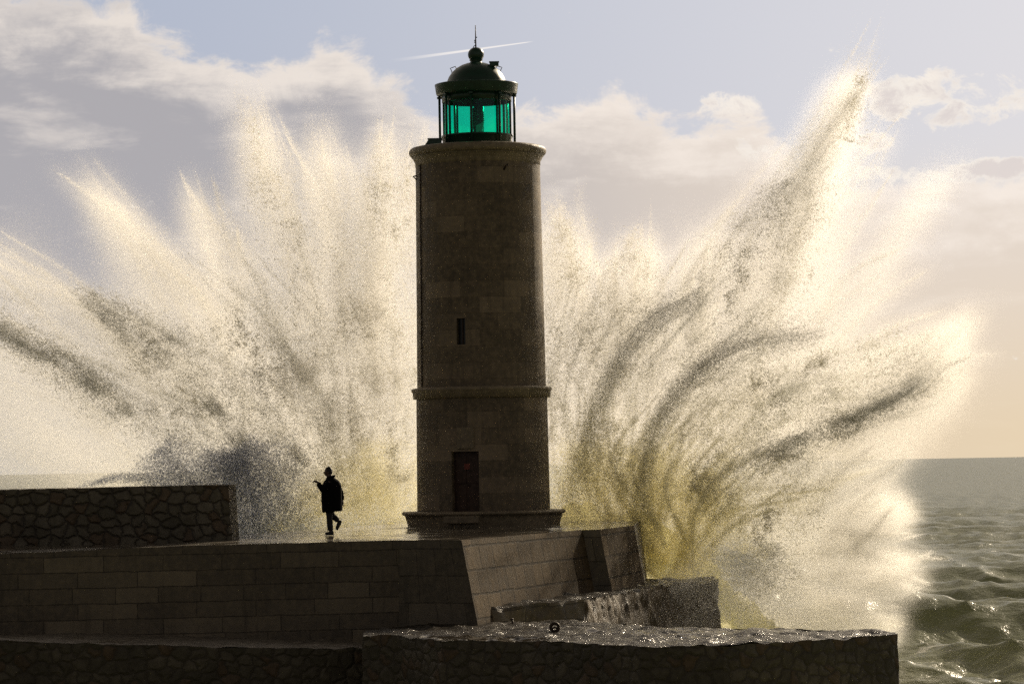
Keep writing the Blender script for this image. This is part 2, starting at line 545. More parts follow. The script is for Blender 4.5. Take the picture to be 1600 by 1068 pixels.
M_DECK = wet_top('wet_deck', (0.16, 0.14, 0.11), 0.07, 0.22, 0.10, 2.2, 0.46, flag=(1.2, 0.6), rock=0.5)
M_QTOP = wet_top('wet_quay_top', (0.045, 0.037, 0.027), 0.10, 0.24, 1.0, 5.0, 0.57, rock=1.6)
M_QTOP.node_tree.nodes['Principled BSDF'].inputs['Specular IOR Level'].default_value = 0.28
M_QTOP2 = wet_top('lightened_quay_top', (0.24, 0.21, 0.17), 0.12, 0.45, 1.0, 5.0, 0.62, rock=1.4)  # base colour lightened to stand in for light on this top
M_GREEN = plain('green_painted_metal', (0.012, 0.055, 0.035), 0.35, 0.0, 0.1, 9.0, 0.6)
M_IRON = plain('rusty_iron', (0.05, 0.03, 0.02), 0.6, 0.3, 0.4, 60.0)
M_DOOR = plain('brown_door_paint', (0.06, 0.025, 0.012), 0.5, 0, 0.2, 8.0)
M_RED = plain('red_sign', (0.25, 0.05, 0.03), 0.5)
M_DARK = plain('dark_window', (0.02, 0.02, 0.02), 0.2)
M_COAT = plain('black_coat', (0.006, 0.0055, 0.005), 1.0, 0, 0.3, 30.0)
M_COAT.node_tree.nodes['Principled BSDF'].inputs['Specular IOR Level'].default_value = 0.1
M_TROUS = plain('dark_trousers', (0.02, 0.02, 0.022), 0.8)
M_SKIN = plain('skin', (0.12, 0.07, 0.045), 0.5, 0, 0.02)
M_HAIR = plain('dark_hair', (0.01, 0.008, 0.006), 0.6, 0, 0.4, 60.0)
M_SHOE = plain('dark_shoe', (0.012, 0.010, 0.009), 0.4)
M_LENS = plain('lens_brass', (0.05, 0.06, 0.05), 0.25, 0.0)

# green lantern glass
M_GLASS, N, p, out = new_mat('green_lantern_glass')
N.n.remove(p)
tr_ = N.node('ShaderNodeBsdfTransparent'); tr_.inputs[0].default_value = (0.006, 0.87, 0.66, 1)
tl_ = N.node('ShaderNodeBsdfTranslucent'); tl_.inputs[0].default_value = (0.0, 0.55, 0.40, 1)
gl_ = N.node('ShaderNodeBsdfGlossy'); gl_.inputs['Roughness'].default_value = 0.05; gl_.inputs[0].default_value = (0.8, 0.9, 0.9, 1)
mx = N.node('ShaderNodeMixShader'); mx.inputs[0].default_value = 0.10
mx2 = N.node('ShaderNodeMixShader'); mx2.inputs[0].default_value = 0.04
N.l.new(tr_.outputs[0], mx.inputs[1]); N.l.new(tl_.outputs[0], mx.inputs[2])
N.l.new(mx.outputs[0], mx2.inputs[1]); N.l.new(gl_.outputs[0], mx2.inputs[2])
N.l.new(mx2.outputs[0], out.inputs['Surface'])


# ------------------------------------------------------------------ solid stone bodies
def grid_face(a, b, c, d, step, u0=0.0):
    """quad a-b (bottom), d-c (top) as a grid with UV in metres; returns co, quads, uv"""
    a, b, c, d = map(np.array, (a, b, c, d))
    lu = max(np.linalg.norm(b - a), np.linalg.norm(c - d)); lv = max(np.linalg.norm(d - a), np.linalg.norm(c - b))
    nu, nv = max(1, int(math.ceil(lu / step))), max(1, int(math.ceil(lv / step)))
    s = np.linspace(0, 1, nu + 1)[None, :, None]; t = np.linspace(0, 1, nv + 1)[:, None, None]
    P = (a * (1 - s) + b * s) * (1 - t) + (d * (1 - s) + c * s) * t
    uv_ = np.zeros((nv + 1, nu + 1, 2)); uv_[..., 0] = u0 + s[..., 0] * lu; uv_[..., 1] = (P[..., 2])
    idx = np.arange((nu + 1) * (nv + 1)).reshape(nv + 1, nu + 1)
    q = np.stack([idx[:-1, :-1], idx[:-1, 1:], idx[1:, 1:], idx[1:, :-1]], -1).reshape(-1, 4)
    return P.reshape(-1, 3), q, uv_.reshape(-1, 2), lu


def stone_body(name, top, bot, mats, top_mat, parent=None, step=0.16, amp=0.02, nscale=0.5, tstep=0.16, tamp=None, side_mats=None):
    """closed solid from a top outline (counter-clockwise seen from above) and a bottom outline.
    faces are fine grids shifted by one 3D noise so that edges stay joined"""
    n = len(top)
    cos, qs, uvs_, mi = [], [], [], []
    off = 0; u = 0.0
    for k in range(n):
        k2 = (k + 1) % n
        co, q, uv_, lu = grid_face(bot[k], bot[k2], top[k2], top[k], step, u)
        u += lu
        cos.append(co); qs.append(q + off); uvs_.append(uv_); mi += [1 + (side_mats[k] if side_mats else 0)] * len(q)
        off += len(co)
    bm = bmesh.new()
    vs = [bm.verts.new(p) for p in top]
    bm.faces.new(vs)
    bmesh.ops.triangulate(bm, faces=bm.faces)
    for _ in range(9):
        es = [e for e in bm.edges if e.calc_length() > tstep * 1.5]
        if not es: break
        bmesh.ops.subdivide_edges(bm, edges=es, cuts=1, use_grid_fill=False)
        bmesh.ops.triangulate(bm, faces=[f for f in bm.faces if len(f.verts) > 3])
    bmesh.ops.beautify_fill(bm, faces=bm.faces, edges=bm.edges)
    bm.verts.index_update()
    tco = np.array([v.co for v in bm.verts])
    tq = np.array([[v.index for v in f.verts] for f in bm.faces])
    bm.free()
    co = np.concatenate(cos); q = np.concatenate(qs); uva = np.concatenate(uvs_)

    def shift(p):
        # chipped near the arris, same function on sides and top
        return p + vnoise(p + 50.0, nscale, 4) * amp * 2.0
    co = shift(co)
    tz = tco.copy(); tco = shift(tco)
    if tamp:
        r = NZ[1].fbm(tz * np.array([1.6, 1.6, 0.1]) + 9, 5) - 0.5
        r2 = NZ[2].fbm(tz * np.array([5.0, 5.0, 0.1]) + 5, 3) - 0.5
        tco[:, 2] += (r * 1.2 + r2 * 0.5) * tamp
    me = bpy.data.meshes.new(name)
    allc = np.concatenate([co, tco])
    faces = q.tolist() + (tq + len(co)).tolist()
    me.from_pydata(allc.tolist(), [], faces)
    l = me.uv_layers.new(name='UVMap')
    uvall = np.concatenate([uva, tco[:, :2]])
    li = np.zeros(len(me.loops), np.int32); me.loops.foreach_get('vertex_index', li)
    l.data.foreach_set('uv', uvall[li].astype(np.float32).ravel())
    o = link_mesh(name, me, top_mat, parent)
    for mt in mats: me.materials.append(mt)
    me.polygons.foreach_set('material_index', np.array(mi + [0] * len(tq), np.int32))
    me.polygons.foreach_set('use_smooth', np.ones(len(faces), bool))
    me.update()
    return o


def T(px, py, D): return tuple(at(px, py, D))
def dn(p, z, ox=0, oy=0): return (p[0] + ox, p[1] + oy, z)


# pier (mole head) --------------------------------------------------
ZP = 4.52


def on_deck(px, D, z=ZP):
    x = (px - 800) / F * D
    return (x, D, z)


pA = on_deck(-500, 69.4, 4.36); pB = (-11.6, 70.0, 4.40)
pC = on_deck(300, 70.6, 4.50)
pD = on_deck(617, 71.4); pE = on_deck(716, 70.5)
pF = on_deck(906, 79.3); pG = on_deck(927, 80.1)
pH = on_deck(985, 83.8)
pI = on_deck(995, 91.5); pJ = on_deck(600, 92.0); pK = on_deck(372, 80.2); pL = on_deck(-500, 80.2)
# the block beyond the recess stands 0.45 m proud of the battered face
pF0 = (pF[0] - 0.02, pF[1], ZP)
pG0 = (pF[0] + 0.42, pF[1] + 0.03, ZP)
top = [pA, pB, pC, pD, pE, pF0, pG0, pH, pI, pJ, pK, pL]
zb = -1.2
bat = 0.30                                 # outward batter, metres over the height of the wall
bot = [dn(pA, zb, 0, -.3), dn(pB, zb, 0, -.3), dn(pC, zb, 0, -.3), dn(pD, zb, 0, -.3), dn(pE, zb, 1.0, -.35), dn(pF0, zb, 1.0, -.25), dn(pG0, zb, 1.05, -.25),
       dn(pH, zb, 0.95, 0), dn(pI, zb, 0.6, .3), dn(pJ, zb, -.3, .3), dn(pK, zb, -.3, .3), dn(pL, zb, -.3, .3)]
pier = stone_body('stone_pier', top, bot, [M_ASH, M_ASHBIG, M_BATTER], M_DECK, amp=0.012, nscale=0.35, tstep=0.35, tamp=0.006,
                  side_mats=[0, 0, 0, 1, 2, 1, 2, 0, 0, 0, 0, 0])
tag(pier, 'long stone block pier with wet deck carrying the lighthouse and the walking person', 'pier')

# rubble parapet wall on the pier, left ------------------------------
wz1 = at(357, 757, 75.3).z; wz0 = at(0, 765, 75.6).z
xr = at(357, 800, 75.3).x
wtop = [(-36, 76.0, wz0 - 0.1), (xr, 75.3, wz1), (xr + 0.12, 76.0, wz1 + 0.01), (-36, 76.7, wz0 - 0.09)]
wbot = [dn(p, 4.3) for p in wtop]; wbot[1] = (xr + 0.09, 75.25, 4.3)
wbot[2] = (xr + 0.2, 76.05, 4.3)
par = stone_body('rubble_wall', wtop, wbot, [M_PARAPET], M_PARAPET, amp=0.02, nscale=0.25, step=0.10, tstep=0.15)
tag(par, 'low wall of irregular field stones standing on the left of the pier deck', 'wall')

# ledge below the pier, middle ----------------------------------------
l = [T(720, 941, 72.2), T(752, 939, 71.2), T(912, 931, 73.8), T(960, 922, 77.0), T(1050, 909, 82.6), T(1119, 903, 84.4), T(1112, 897, 88), T(960, 900, 86.5), T(735, 925, 76)]
l = [(x, y, 2.93) for x, y, z in l]
lb = [dn(p, -1.2) for p in l]
lb[2] = dn(l[2], -1.2, .25, -.2); lb[3] = dn(l[3], -1.2, .5, -.2); lb[4] = dn(l[4], -1.2, .5, -.2); lb[5] = dn(l[5], -1.2, .25, -.1)
ledge = stone_body('stone_ledge', l, lb, [M_ASH, M_ROCK], M_QTOP, amp=0.13, nscale=0.5, step=0.07, tstep=0.12, tamp=0.05,
                   side_mats=[0, 0, 1, 1, 1, 0, 0, 0, 0])
tag(ledge, 'rough stone ledge at the foot of the pier with a jagged sunlit end', 'ledge')

# low quay in front, right --------------------------------------------
zq = 2.6
def onz(px, py, z):
    d = FW + RT * ((px - 800) / F) + UP * ((534 - py) / F)
    return tuple(CP + d * ((z - EYE) / d.z))
q = [onz(566, 992, zq), onz(620, 993, zq), onz(690, 999, zq), onz(820, 1001, zq), onz(1000, 1009, zq), onz(1130, 1009, zq), onz(1280, 1000, zq), onz(1402, 991, zq),
     onz(1399, 987, zq), onz(1280, 983, zq), onz(1120, 982, zq), onz(1000, 977, zq), onz(880, 970, zq), onz(720, 971, zq), onz(640, 976, zq), onz(575, 984, zq)]
qb = [dn(p, -1.2) for p in q]
for i in range(0, 8): qb[i] = dn(q[i], -1.2, 0.06 if i == 7 else 0, -.12)
quay = stone_body('stone_quay', q, qb, [M_QUAY], M_QTOP, amp=0.055, nscale=0.4, step=0.08, tstep=0.10, tamp=0.15)
tag(quay, 'big dark rubble stone quay in the foreground with glittering wet rocky top', 'quay')

# low quay, left --------------------------------------------------------
q2 = [at(-500, 1011, 66.8), at(12, 1000, 66.9), at(160, 1007, 67.1), at(420, 1011, 67.6), at(600, 1014, 68.2), at(600, 1001, 71.4), at(420, 996, 70.95), at(160, 989, 70.4), at(12, 988, 70.1), at(-500, 990, 69.6)]
q2 = [tuple(p) for p in q2]
q2b = [dn(p, -1.2) for p in q2]
quay2 = stone_body('low_stone_quay', q2, q2b, [M_QUAY], M_QTOP2, amp=0.05, nscale=0.4, step=0.09, tstep=0.10, tamp=0.07)
tag(quay2, 'lower dark stone quay along the foot of the pier wall at the left', 'quay')

# mooring rings and bolt -------------------------------------------------
def ring(name, p, r, th, tilt, rz, label, plate=True):
    e = empty(name, p, label, 'mooring ring', rz)
    bm = bmesh.new()
    pts = [(r * math.cos(t), r * math.sin(t) * math.sin(tilt), r + r * math.sin(t) * math.cos(tilt)) for t in [2 * math.pi * k / 28 for k in range(28)]]
    bm_tube(bm, pts, th, 8, closed=True)
    bm_obj('iron_ring', bm, M_IRON, e)
    bm = bmesh.new()
    bm_box(bm, (0, 0, -0.02), (r * 1.3, r * 1.3, 0.05), bevel=0.01)
    bm_tube(bm, [(-th * 1.6, -0.0, 0), (-th * 1.4, 0, th * 1.6), (0, 0, th * 2.5), (th * 1.4, 0, th * 1.6), (th * 1.6, 0, 0)], th * 0.6, 6)
    bm_obj('ring_base', bm, M_IRON, e)
    return e


pq = Vector(onz(867, 988, zq + 0.0))
ring('mooring_ring', (pq.x, pq.y, zq + 0.035), 0.085, 0.036, 0.15, 0.1, 'thick upright iron mooring ring on the foreground quay')
pl = Vector(onz(811, 934, 3.02))
ring('mooring_ring', (pl.x, pl.y, 3.06), 0.06, 0.022, 0.5, 0.9, 'small rusty ring lying at the foot of the sunlit pier wall')
pb = Vector(onz(801, 975, zq))
e = empty('iron_bolt', (pb.x, pb.y, zq + 0.01), 'small iron bolt sticking up from the back edge of the foreground quay', 'bolt')
bm = bmesh.new(); bm_tube(bm, [(0, 0, -.05), (0.0, 0, .05), (-.015, 0, .10)], [0.03, 0.025, 0.02], 8); bm_obj('bolt_shaft', bm, M_IRON, e)
bm = bmesh.new(); bm_tube(bm, [(-.015, 0, .095), (-.018, 0, .13)], [0.04, 0.038], 6); bm_obj('bolt_head', bm, M_IRON, e)

# ------------------------------------------------------------------ lighthouse
DL = 88.0
base_pt = at(756, 812, DL)
LX = base_pt.x
LH = empty('lighthouse', (LX, DL, ZP), 'round stone lighthouse tower with green lantern on the pier', 'lighthouse')


def hz(zw): return zw - ZP                    # world height to tower height


# tower shaft with openings for the door and the window
door_a, door_w = R(-15.0), 0.80               # angle from the camera side, width
win_a, win_w = R(-17.0), 0.25
RB, RM1, RM0, RTOP = 1.905, 1.875, 1.845, 1.785


def shaft_r(z):
    pts = [(0.0, RB), (hz(8.2), RM1), (hz(8.44), RM0), (hz(15.1), RTOP)]
    for (z0, r0), (z1, r1) in zip(pts, pts[1:]):
        if z <= z1: return r0 + (r1 - r0) * (z - z0) / (z1 - z0)
    return RTOP


def shaft(name):
    zs = sorted(set([0.0, 0.25, hz(4.80), hz(6.62), hz(8.2), hz(8.44), hz(9.62), hz(10.36), hz(15.1)] + list(np.linspace(0.3, 10.5, 36))))
    dwa = math.asin(door_w / 2 / RB); wwa = math.asin(win_w / 2 / RTOP)
    marks = [door_a - dwa, door_a + dwa, win_a - wwa, win_a + wwa]
    angs = sorted(list(np.linspace(-math.pi, math.pi, 120, endpoint=False)) + marks)
    # drop regular angles lying too close to a mark
    angs = [a for a in angs if a in marks or min(abs(a - m_) for m_ in marks) > 0.012]
    P = lambda a, z, r=None: ((r or shaft_r(z)) * math.sin(a), -(r or shaft_r(z)) * math.cos(a), z)
    bm = bmesh.new(); uvl = bm.loops.layers.uv.new('UVMap')
    V_ = [[bm.verts.new(P(a, z)) for a in angs] for z in zs]
    n = len(angs)
    holes = [(door_a - dwa, door_a + dwa, hz(4.80), hz(6.62)), (win_a - wwa, win_a + wwa, hz(9.62), hz(10.36))]
    for i in range(len(zs) - 1):
        for k in range(n):
            a0 = angs[k]; a1 = angs[(k + 1) % n]
            if a1 < a0: a1 += 2 * math.pi
            am, zm = (a0 + a1) / 2, (zs[i] + zs[i + 1]) / 2
            if any(h[0] < am < h[1] and h[2] < zm < h[3] for h in holes): continue
            f = bm.faces.new((V_[i][k], V_[i][(k + 1) % n], V_[i + 1][(k + 1) % n], V_[i + 1][k])); f.smooth = True
            for l_, (aa, zz) in zip(f.loops, ((a0, zs[i]), (a1, zs[i]), (a1, zs[i + 1]), (a0, zs[i + 1]))):
                l_[uvl].uv = (aa * 1.87, zz)
    # reveals
    for (a0, a1, z0, z1), dep in zip(holes, (0.34, 0.30)):
        ac_ = (a0 + a1) / 2
        nrm = Vector((math.sin(ac_), -math.cos(ac_), 0))
        cs = [(a0, z0), (a1, z0), (a1, z1), (a0, z1)]
        outer = [Vector(P(*c)) for c in cs]; inner = [o_ - nrm * dep for o_ in outer]
        ov = [bm.verts.new(v) for v in outer]; iv = [bm.verts.new(v) for v in inner]
        for k in range(4):
            f = bm.faces.new((ov[k], ov[(k + 1) % 4], iv[(k + 1) % 4], iv[k]))
            for l_ in f.loops: l_[uvl].uv = (l_.vert.co.y, l_.vert.co.z)
    me = bpy.data.meshes.new(name); bm.to_mesh(me); bm.free()
    return link_mesh(name, me, M_TOWER, LH)


shaft('tower_shaft')


def placed_box(name, a, r, z0, z1, w, th, mat, parent, bev=0.0, dxx=0.0):
    bm = bmesh.new()
    c = Vector((math.sin(a), -math.cos(a), 0)) * r + Vector((math.cos(a), math.sin(a), 0)) * dxx + Vector((0, 0, (z0 + z1) / 2))
    bm_box(bm, c, (w, th, z1 - z0), rz=a, bevel=bev)
    return bm_obj(name, bm, mat, parent)


dr = placed_box('door', door_a, RB - 0.34, hz(4.78), hz(6.64), door_w + 0.06, 0.06, M_DOOR, LH)
for k in range(2):
    for (za, zc) in ((4.90, 5.60), (5.72, 6.50)):
        placed_box('door_panel', door_a, RB - 0.30, hz(za), hz(zc), 0.30, 0.03, M_DOOR, dr, 0.008, -0.19 + 0.38 * k)
placed_box('door_notice', door_a, RB - 0.278, hz(6.12), hz(6.28), 0.16, 0.012, M_RED, dr, 0.0, -0.01)
bm = bmesh.new()
hp = Vector((math.sin(door_a), -math.cos(door_a), 0)) * (RB - 0.26) + Vector((math.cos(door_a), math.sin(door_a), 0)) * 0.0 + Vector((0, 0, hz(5.66)))
bm_tube(bm, [hp + Vector((0.02, 0.05, 0)), hp, hp + Vector((0.08, -0.0, 0))], 0.012, 8)
bm_obj('door_handle', bm, M_IRON, dr)
wn = placed_box('window', win_a, RTOP - 0.16, hz(9.60), hz(10.38), win_w + 0.05, 0.03, M_DARK, LH)
placed_box('window_frame', win_a, RTOP - 0.13, hz(9.62), hz(10.36), 0.035, 0.03, M_DOOR, wn)
placed_box('stone_plaque', door_a + R(1.0), RB - 0.01, hz(6.70), hz(7.30), 0.48, 0.10, M_TOWERTRIM, LH, 0.015)
placed_box('door_step', door_a, 2.22, 0.10, 0.30, 1.0, 0.42, M_TOWERTRIM, LH, 0.02)

# plinth with a rolled edge
zt = hz(4.93)
lathe('plinth', [(2.16, -0.05), (2.20, 0.12), (2.23, 0.20), (2.255, zt - 0.11), (2.31, zt - 0.095), (2.345, zt - 0.06), (2.345, zt - 0.03), (2.31, zt), (1.86, zt + 0.01)], M_TOWERTRIM, LH, cap=False)
# string course
lathe('string_course', [(1.84, hz(8.13)), (1.965, hz(8.14)), (1.975, hz(8.30)), (1.99, hz(8.32)), (2.015, hz(8.36)), (2.015, hz(8.41)), (1.99, hz(8.43)), (1.82, hz(8.46))], M_TOWERTRIM, LH, cap=False)
# cornice under the lantern
prof = [(1.76, hz(14.78)), (1.80, hz(14.80)), (1.80, hz(14.90)), (1.815, hz(14.93)), (1.85, hz(14.99)), (1.865, hz(15.04)), (1.90, hz(15.06))]
for k in range(9):
    t = -math.pi / 2 + math.pi * k / 8
    prof.append((1.86 + 0.115 * math.cos(t), hz(15.20) + 0.125 * math.sin(t)))
prof += [(1.5, hz(15.34)), (0.0, hz(15.35))]
lathe('cornice', prof, M_TOWERTRIM, LH, cap=False)

# lantern ------------------------------------------------------------
LN = empty('lantern', (0, 0, 0), None, None); LN.parent = LH
for k in ('label', 'category'):
    if k in LN: del LN[k]
ZG0, ZG1 = hz(15.68), hz(16.66)
lathe('lantern_base', [(0.99, hz(15.34)), (1.0, hz(15.62)), (1.03, hz(15.63)), (1.03, hz(15.68)), (0.93, hz(15.69))], M_GREEN, LN, cap=False)
NM = 8
for k in range(NM):
    a = R(-8 + 45 * k)
    bm = bmesh.new()
    c = Vector((math.sin(a), -math.cos(a), 0)) * 0.965 + Vector((0, 0, (ZG0 + ZG1) / 2))
    bm_box(bm, c, (0.035 if k % 2 else 0.045, 0.06, ZG1 - ZG0 + 0.02), rz=a)
    bm_obj('mullion', bm, M_GREEN, LN)
    # curved pane between two mullions
    bm = bmesh.new()
    cols = []
    for j in range(7):
        b = a + R(1.4) + (R(45) - R(2.8)) * j / 6
        cols.append([bm.verts.new((r_ * math.sin(b), -r_ * math.cos(b), z_)) for r_, z_ in ((0.965, ZG0), (0.965, ZG1))])
    for j in range(6): bm.faces.new((cols[j][0], cols[j + 1][0], cols[j + 1][1], cols[j][1])).smooth = True
    bm_obj('glass_pane', bm, M_GLASS, LN)
    # outer post from cornice to eaves
    bm = bmesh.new()
    c = Vector((math.sin(a), -math.cos(a), 0)) * 1.085
    bm_tube(bm, [c + Vector((0, 0, hz(15.34))), c + Vector((0, 0, hz(16.88)))], 0.036, 10)
    bm_obj('post', bm, M_GREEN, LN)
    bm = bmesh.new()
    bm_box(bm, c + Vector((0, 0, hz(16.80))), (0.11, 0.13, 0.05), rz=a)
    bm_obj('post_bracket', bm, M_GREEN, LN)
lathe('lantern_header', [(0.93, hz(16.64)), (1.0, hz(16.64)), (1.0, hz(16.90)), (0.93, hz(16.90))], M_GREEN, LN, cap=False)
rf = lathe('lantern_roof', [(0.9, hz(16.84)), (1.14, hz(16.85)), (1.165, hz(16.89)), (1.195, hz(17.12)), (1.205, hz(17.15)), (1.17, hz(17.16)), (1.14, hz(17.12)), (0.92, hz(17.12)),
      (0.875, hz(17.14)), (0.85, hz(17.24)), (0.79, hz(17.38)), (0.70, hz(17.51)), (0.57, hz(17.63)), (0.42, hz(17.715)), (0.28, hz(17.765)), (0.17, hz(17.79)), (0.165, hz(17.84)), (0.19, hz(17.85)), (0.19, hz(17.87))], M_GREEN, LN, seg=64, cap=False)
bp = []
for k in range(13):
    t = -math.pi / 2 * 0.75 + (math.pi / 2 * 1.75) * k / 12
    bp.append((0.232 * math.cos(t), hz(18.02) + 0.215 * math.sin(t)))
bp[-1] = (0.0, hz(18.235))
bp[-2] = (0.035, hz(18.232))
lathe('ball_finial', bp, M_GREEN, LN, seg=32, cap=False)
bm = bmesh.new()
bm_tube(bm, [(0, 0, hz(18.2)), (0, 0, hz(18.45)), (0, 0, hz(18.87))], [0.022, 0.018, 0.010], 8)
for zz, d_ in ((18.52, .03), (18.43, -.03), (18.38, -.035)): bm_box(bm, (d_ * .6, 0, hz(zz)), (0.05, 0.03, 0.03))
bm_tube(bm, [(-.09, 0, hz(18.20)), (-.05, 0, hz(18.27)), (0, 0, hz(18.30))], 0.01, 6)
bm_obj('lightning_rod', bm, M_IRON, LN)
bm = bmesh.new()
bm_box(bm, (0.52, -0.25, hz(17.70)), (0.26, 0.2, 0.12), bevel=0.01); bm_box(bm, (0.52, -0.25, hz(17.765)), (0.29, 0.23, 0.02))
bm_obj('roof_vent', bm, M_GREEN, LN)
for sx in (-1, 1):
    bm = bmesh.new()
    pts = [(sx * 0.56, 0, hz(17.60)), (sx * 0.60, 0, hz(17.69)), (sx * 0.68, 0, hz(17.66)), (sx * 0.745, 0, hz(17.64)), (sx * 0.70, 0, hz(17.55)), (sx * 0.70, 0, hz(17.50))]
    bm_tube(bm, pts, 0.012, 6)
    bm_obj('roof_grab_rail', bm, M_IRON, LN)
# beehive lens on its pedestal
lp = []
z0, z1 = hz(15.78), hz(16.62)
for k in range(43):
    t = k / 42
    r_ = 0.155 * (0.72 + 0.55 * math.sin(math.pi * min(1, t * 1.08)) ** 0.8) * (1 if t < .8 else 1 - (t - .8) * 2.0)
    lp.append((max(0.03, r_ * (1.0 if k % 3 else 0.88)), z0 + (z1 - z0) * t))
lens = lathe('lens', lp, M_LENS, LN, seg=24)
lens.location = (0.02, 0, 0)
lathe('lens_pedestal', [(0.2, hz(15.3)), (0.2, hz(15.70)), (0.13, hz(15.72)), (0.13, hz(15.80))], M_GREEN, LN, seg=20)
# hatch on the cornice, conduit, hook
bm = bmesh.new()
vs = [(-1.50, -.9, 0), (-1.02, -.9, 0), (-1.02, -.9, .18), (-1.37, -.9, .19)]
for y_ in (0, .5):
    pass
A_ = [bm.verts.new((x, y, z + hz(15.33))) for x, y, z in vs]; B_ = [bm.verts.new((x, y + .5, z + hz(15.33))) for x, y, z in vs]
bm.faces.new(A_); bm.faces.new(B_[::-1])
for k in range(4): bm.faces.new((A_[k], B_[k], B_[(k + 1) % 4], A_[(k + 1) % 4]))
bm_box(bm, (-1.2, -0.65, hz(15.525)), (0.42, 0.58, 0.02))
bm_obj('gallery_hatch', bm, M_GREEN, LH)
bm = bmesh.new()
pts = []
for z_ in np.linspace(hz(8.47), hz(14.8), 24):
    a = R(-64.5)
    r_ = shaft_r(z_) + 0.022
    pts.append((r_ * math.sin(a), -r_ * math.cos(a), z_))
bm_tube(bm, pts, 0.018, 8)
bm_obj('conduit', bm, M_IRON, LH)
for a, z_ in ((R(-80), 14.50), (R(25), 14.62)):
    bm = bmesh.new()
    c = Vector((math.sin(a), -math.cos(a), 0))
    bm_tube(bm, [c * 1.76 + Vector((0, 0, hz(z_) - .1)), c * 1.88 + Vector((0, 0, hz(z_))), c * 1.80 + Vector((0.1, 0, hz(z_ + .06)))], 0.028, 8)
    bm_obj('wall_bracket', bm, M_IRON, LH)

# ------------------------------------------------------------------ person walking across the pier
PD = 77.6
fp = at(516, 836, PD)
PE = empty('person', (fp.x, PD, ZP + 0.01), 'person in a long dark coat walking left with one forearm raised and rear foot lifted', 'person')


def remeshed(name, bm, vox, mat, smooth_it=4, parent=None):
    o = bm_obj(name, bm, mat)
    md = o.modifiers.new('r', 'REMESH'); md.mode = 'VOXEL'; md.voxel_size = vox
    ms = o.modifiers.new('s', 'SMOOTH'); ms.iterations = smooth_it; ms.factor = 0.5
    dg = bpy.context.evaluated_depsgraph_get()
    me = bpy.data.meshes.new_from_object(o.evaluated_get(dg))
    o.modifiers.clear()
    o.data = me
    me.polygons.foreach_set('use_smooth', np.ones(len(me.polygons), bool))
    o.parent = parent
    return o


def hand(bm, wrist, dirv, side, curl):
    d = Vector(dirv).normalized(); s = Vector(side).normalized(); n = d.cross(s)
    w = Vector(wrist)
    bm_ball(bm, w + d * 0.045, (0.036, 0.034, 0.036), 2)
    bm_tube(bm, [w, w + d * 0.05, w + d * 0.085], [0.024, 0.034, 0.032], 8)
    for k in range(4):
        o_ = (k - 1.5) * 0.018
        L_ = (0.036, 0.042, 0.040, 0.032)[k]
        p0 = w + d * 0.08 + s * o_
        p1 = p0 + (d * math.cos(curl * .5) - n * math.sin(curl * .5)) * L_
        p2 = p1 + (d * math.cos(curl * 1.4) - n * math.sin(curl * 1.4)) * L_ * .8
        p3 = p2 + (d * math.cos(curl * 2.2) - n * math.sin(curl * 2.2)) * L_ * .6
        bm_tube(bm, [p0, p1, p2, p3], [0.0105, 0.0095, 0.0085, 0.007], 6)
    p0 = w + d * 0.03 + s * 0.028
    p1 = p0 + (d * .6 + s * .7 - n * .2).normalized() * 0.035
    p2 = p1 + (d * .9 + s * .1 - n * .4).normalized() * 0.03
    bm_tube(bm, [p0, p1, p2], [0.014, 0.011, 0.008], 6)


bm = bmesh.new()
# head, facing left (-x) and a little away
bm_ball(bm, (-0.030, 0.0, 1.605), (0.088, 0.078, 0.118), 3)
bm_ball(bm, (-0.075, 0.0, 1.555), (0.055, 0.055, 0.065), 2)
bm_tube(bm, [(-0.125, 0, 1.60), (-0.142, 0, 1.574), (-0.128, 0, 1.560)], [0.010, 0.013, 0.011], 6)       # nose
bm_ball(bm, (-0.125, 0.0, 1.537), (0.012, 0.024, 0.006), 1)                                             # lips
bm_ball(bm, (-0.118, 0.03, 1.607), (0.012, 0.014, 0.010), 1); bm_ball(bm, (-0.118, -0.03, 1.607), (0.012, 0.014, 0.010), 1)
for s in (-1, 1): bm_ball(bm, (-0.015, s * 0.078, 1.585), (0.018, 0.010, 0.030), 1)
bm_tube(bm, [(-0.02, 0, 1.53), (0.01, 0, 1.45), (0.03, 0, 1.36)], [0.070, 0.075, 0.10], 12)
bm_tube(bm, [(0.03, 0, 1.40), (0.04, 0, 1.25), (0.045, 0, 1.05), (0.03, 0, 0.92), (0.02, 0, 0.84)], [0.10, 0.155, 0.135, 0.15, 0.13], 14)
# raised arm (near side, forearm up to the left)
bm_tube(bm, [(0.02, -0.17, 1.34), (-0.06, -0.21, 1.22), (-0.145, -0.20, 1.13)], [0.062, 0.052, 0.045], 10)
bm_tube(bm, [(-0.145, -0.20, 1.13), (-0.21, -0.19, 1.22), (-0.285, -0.17, 1.335)], [0.045, 0.040, 0.028], 10)
hand(bm, (-0.285, -0.17, 1.335), (-0.70, 0.1, 0.35), (0.2, -0.9, 0.3), 1.15)
# hanging arm (behind, right)
bm_tube(bm, [(0.13, 0.12, 1.33), (0.235, 0.14, 1.18), (0.285, 0.14, 1.07)], [0.062, 0.054, 0.046], 10)
bm_tube(bm, [(0.285, 0.14, 1.07), (0.305, 0.12, 0.95), (0.315, 0.10, 0.86)], [0.046, 0.040, 0.028], 10)
hand(bm, (0.315, 0.10, 0.87), (0.02, -0.05, -1), (0.3, -0.9, 0), 0.5)
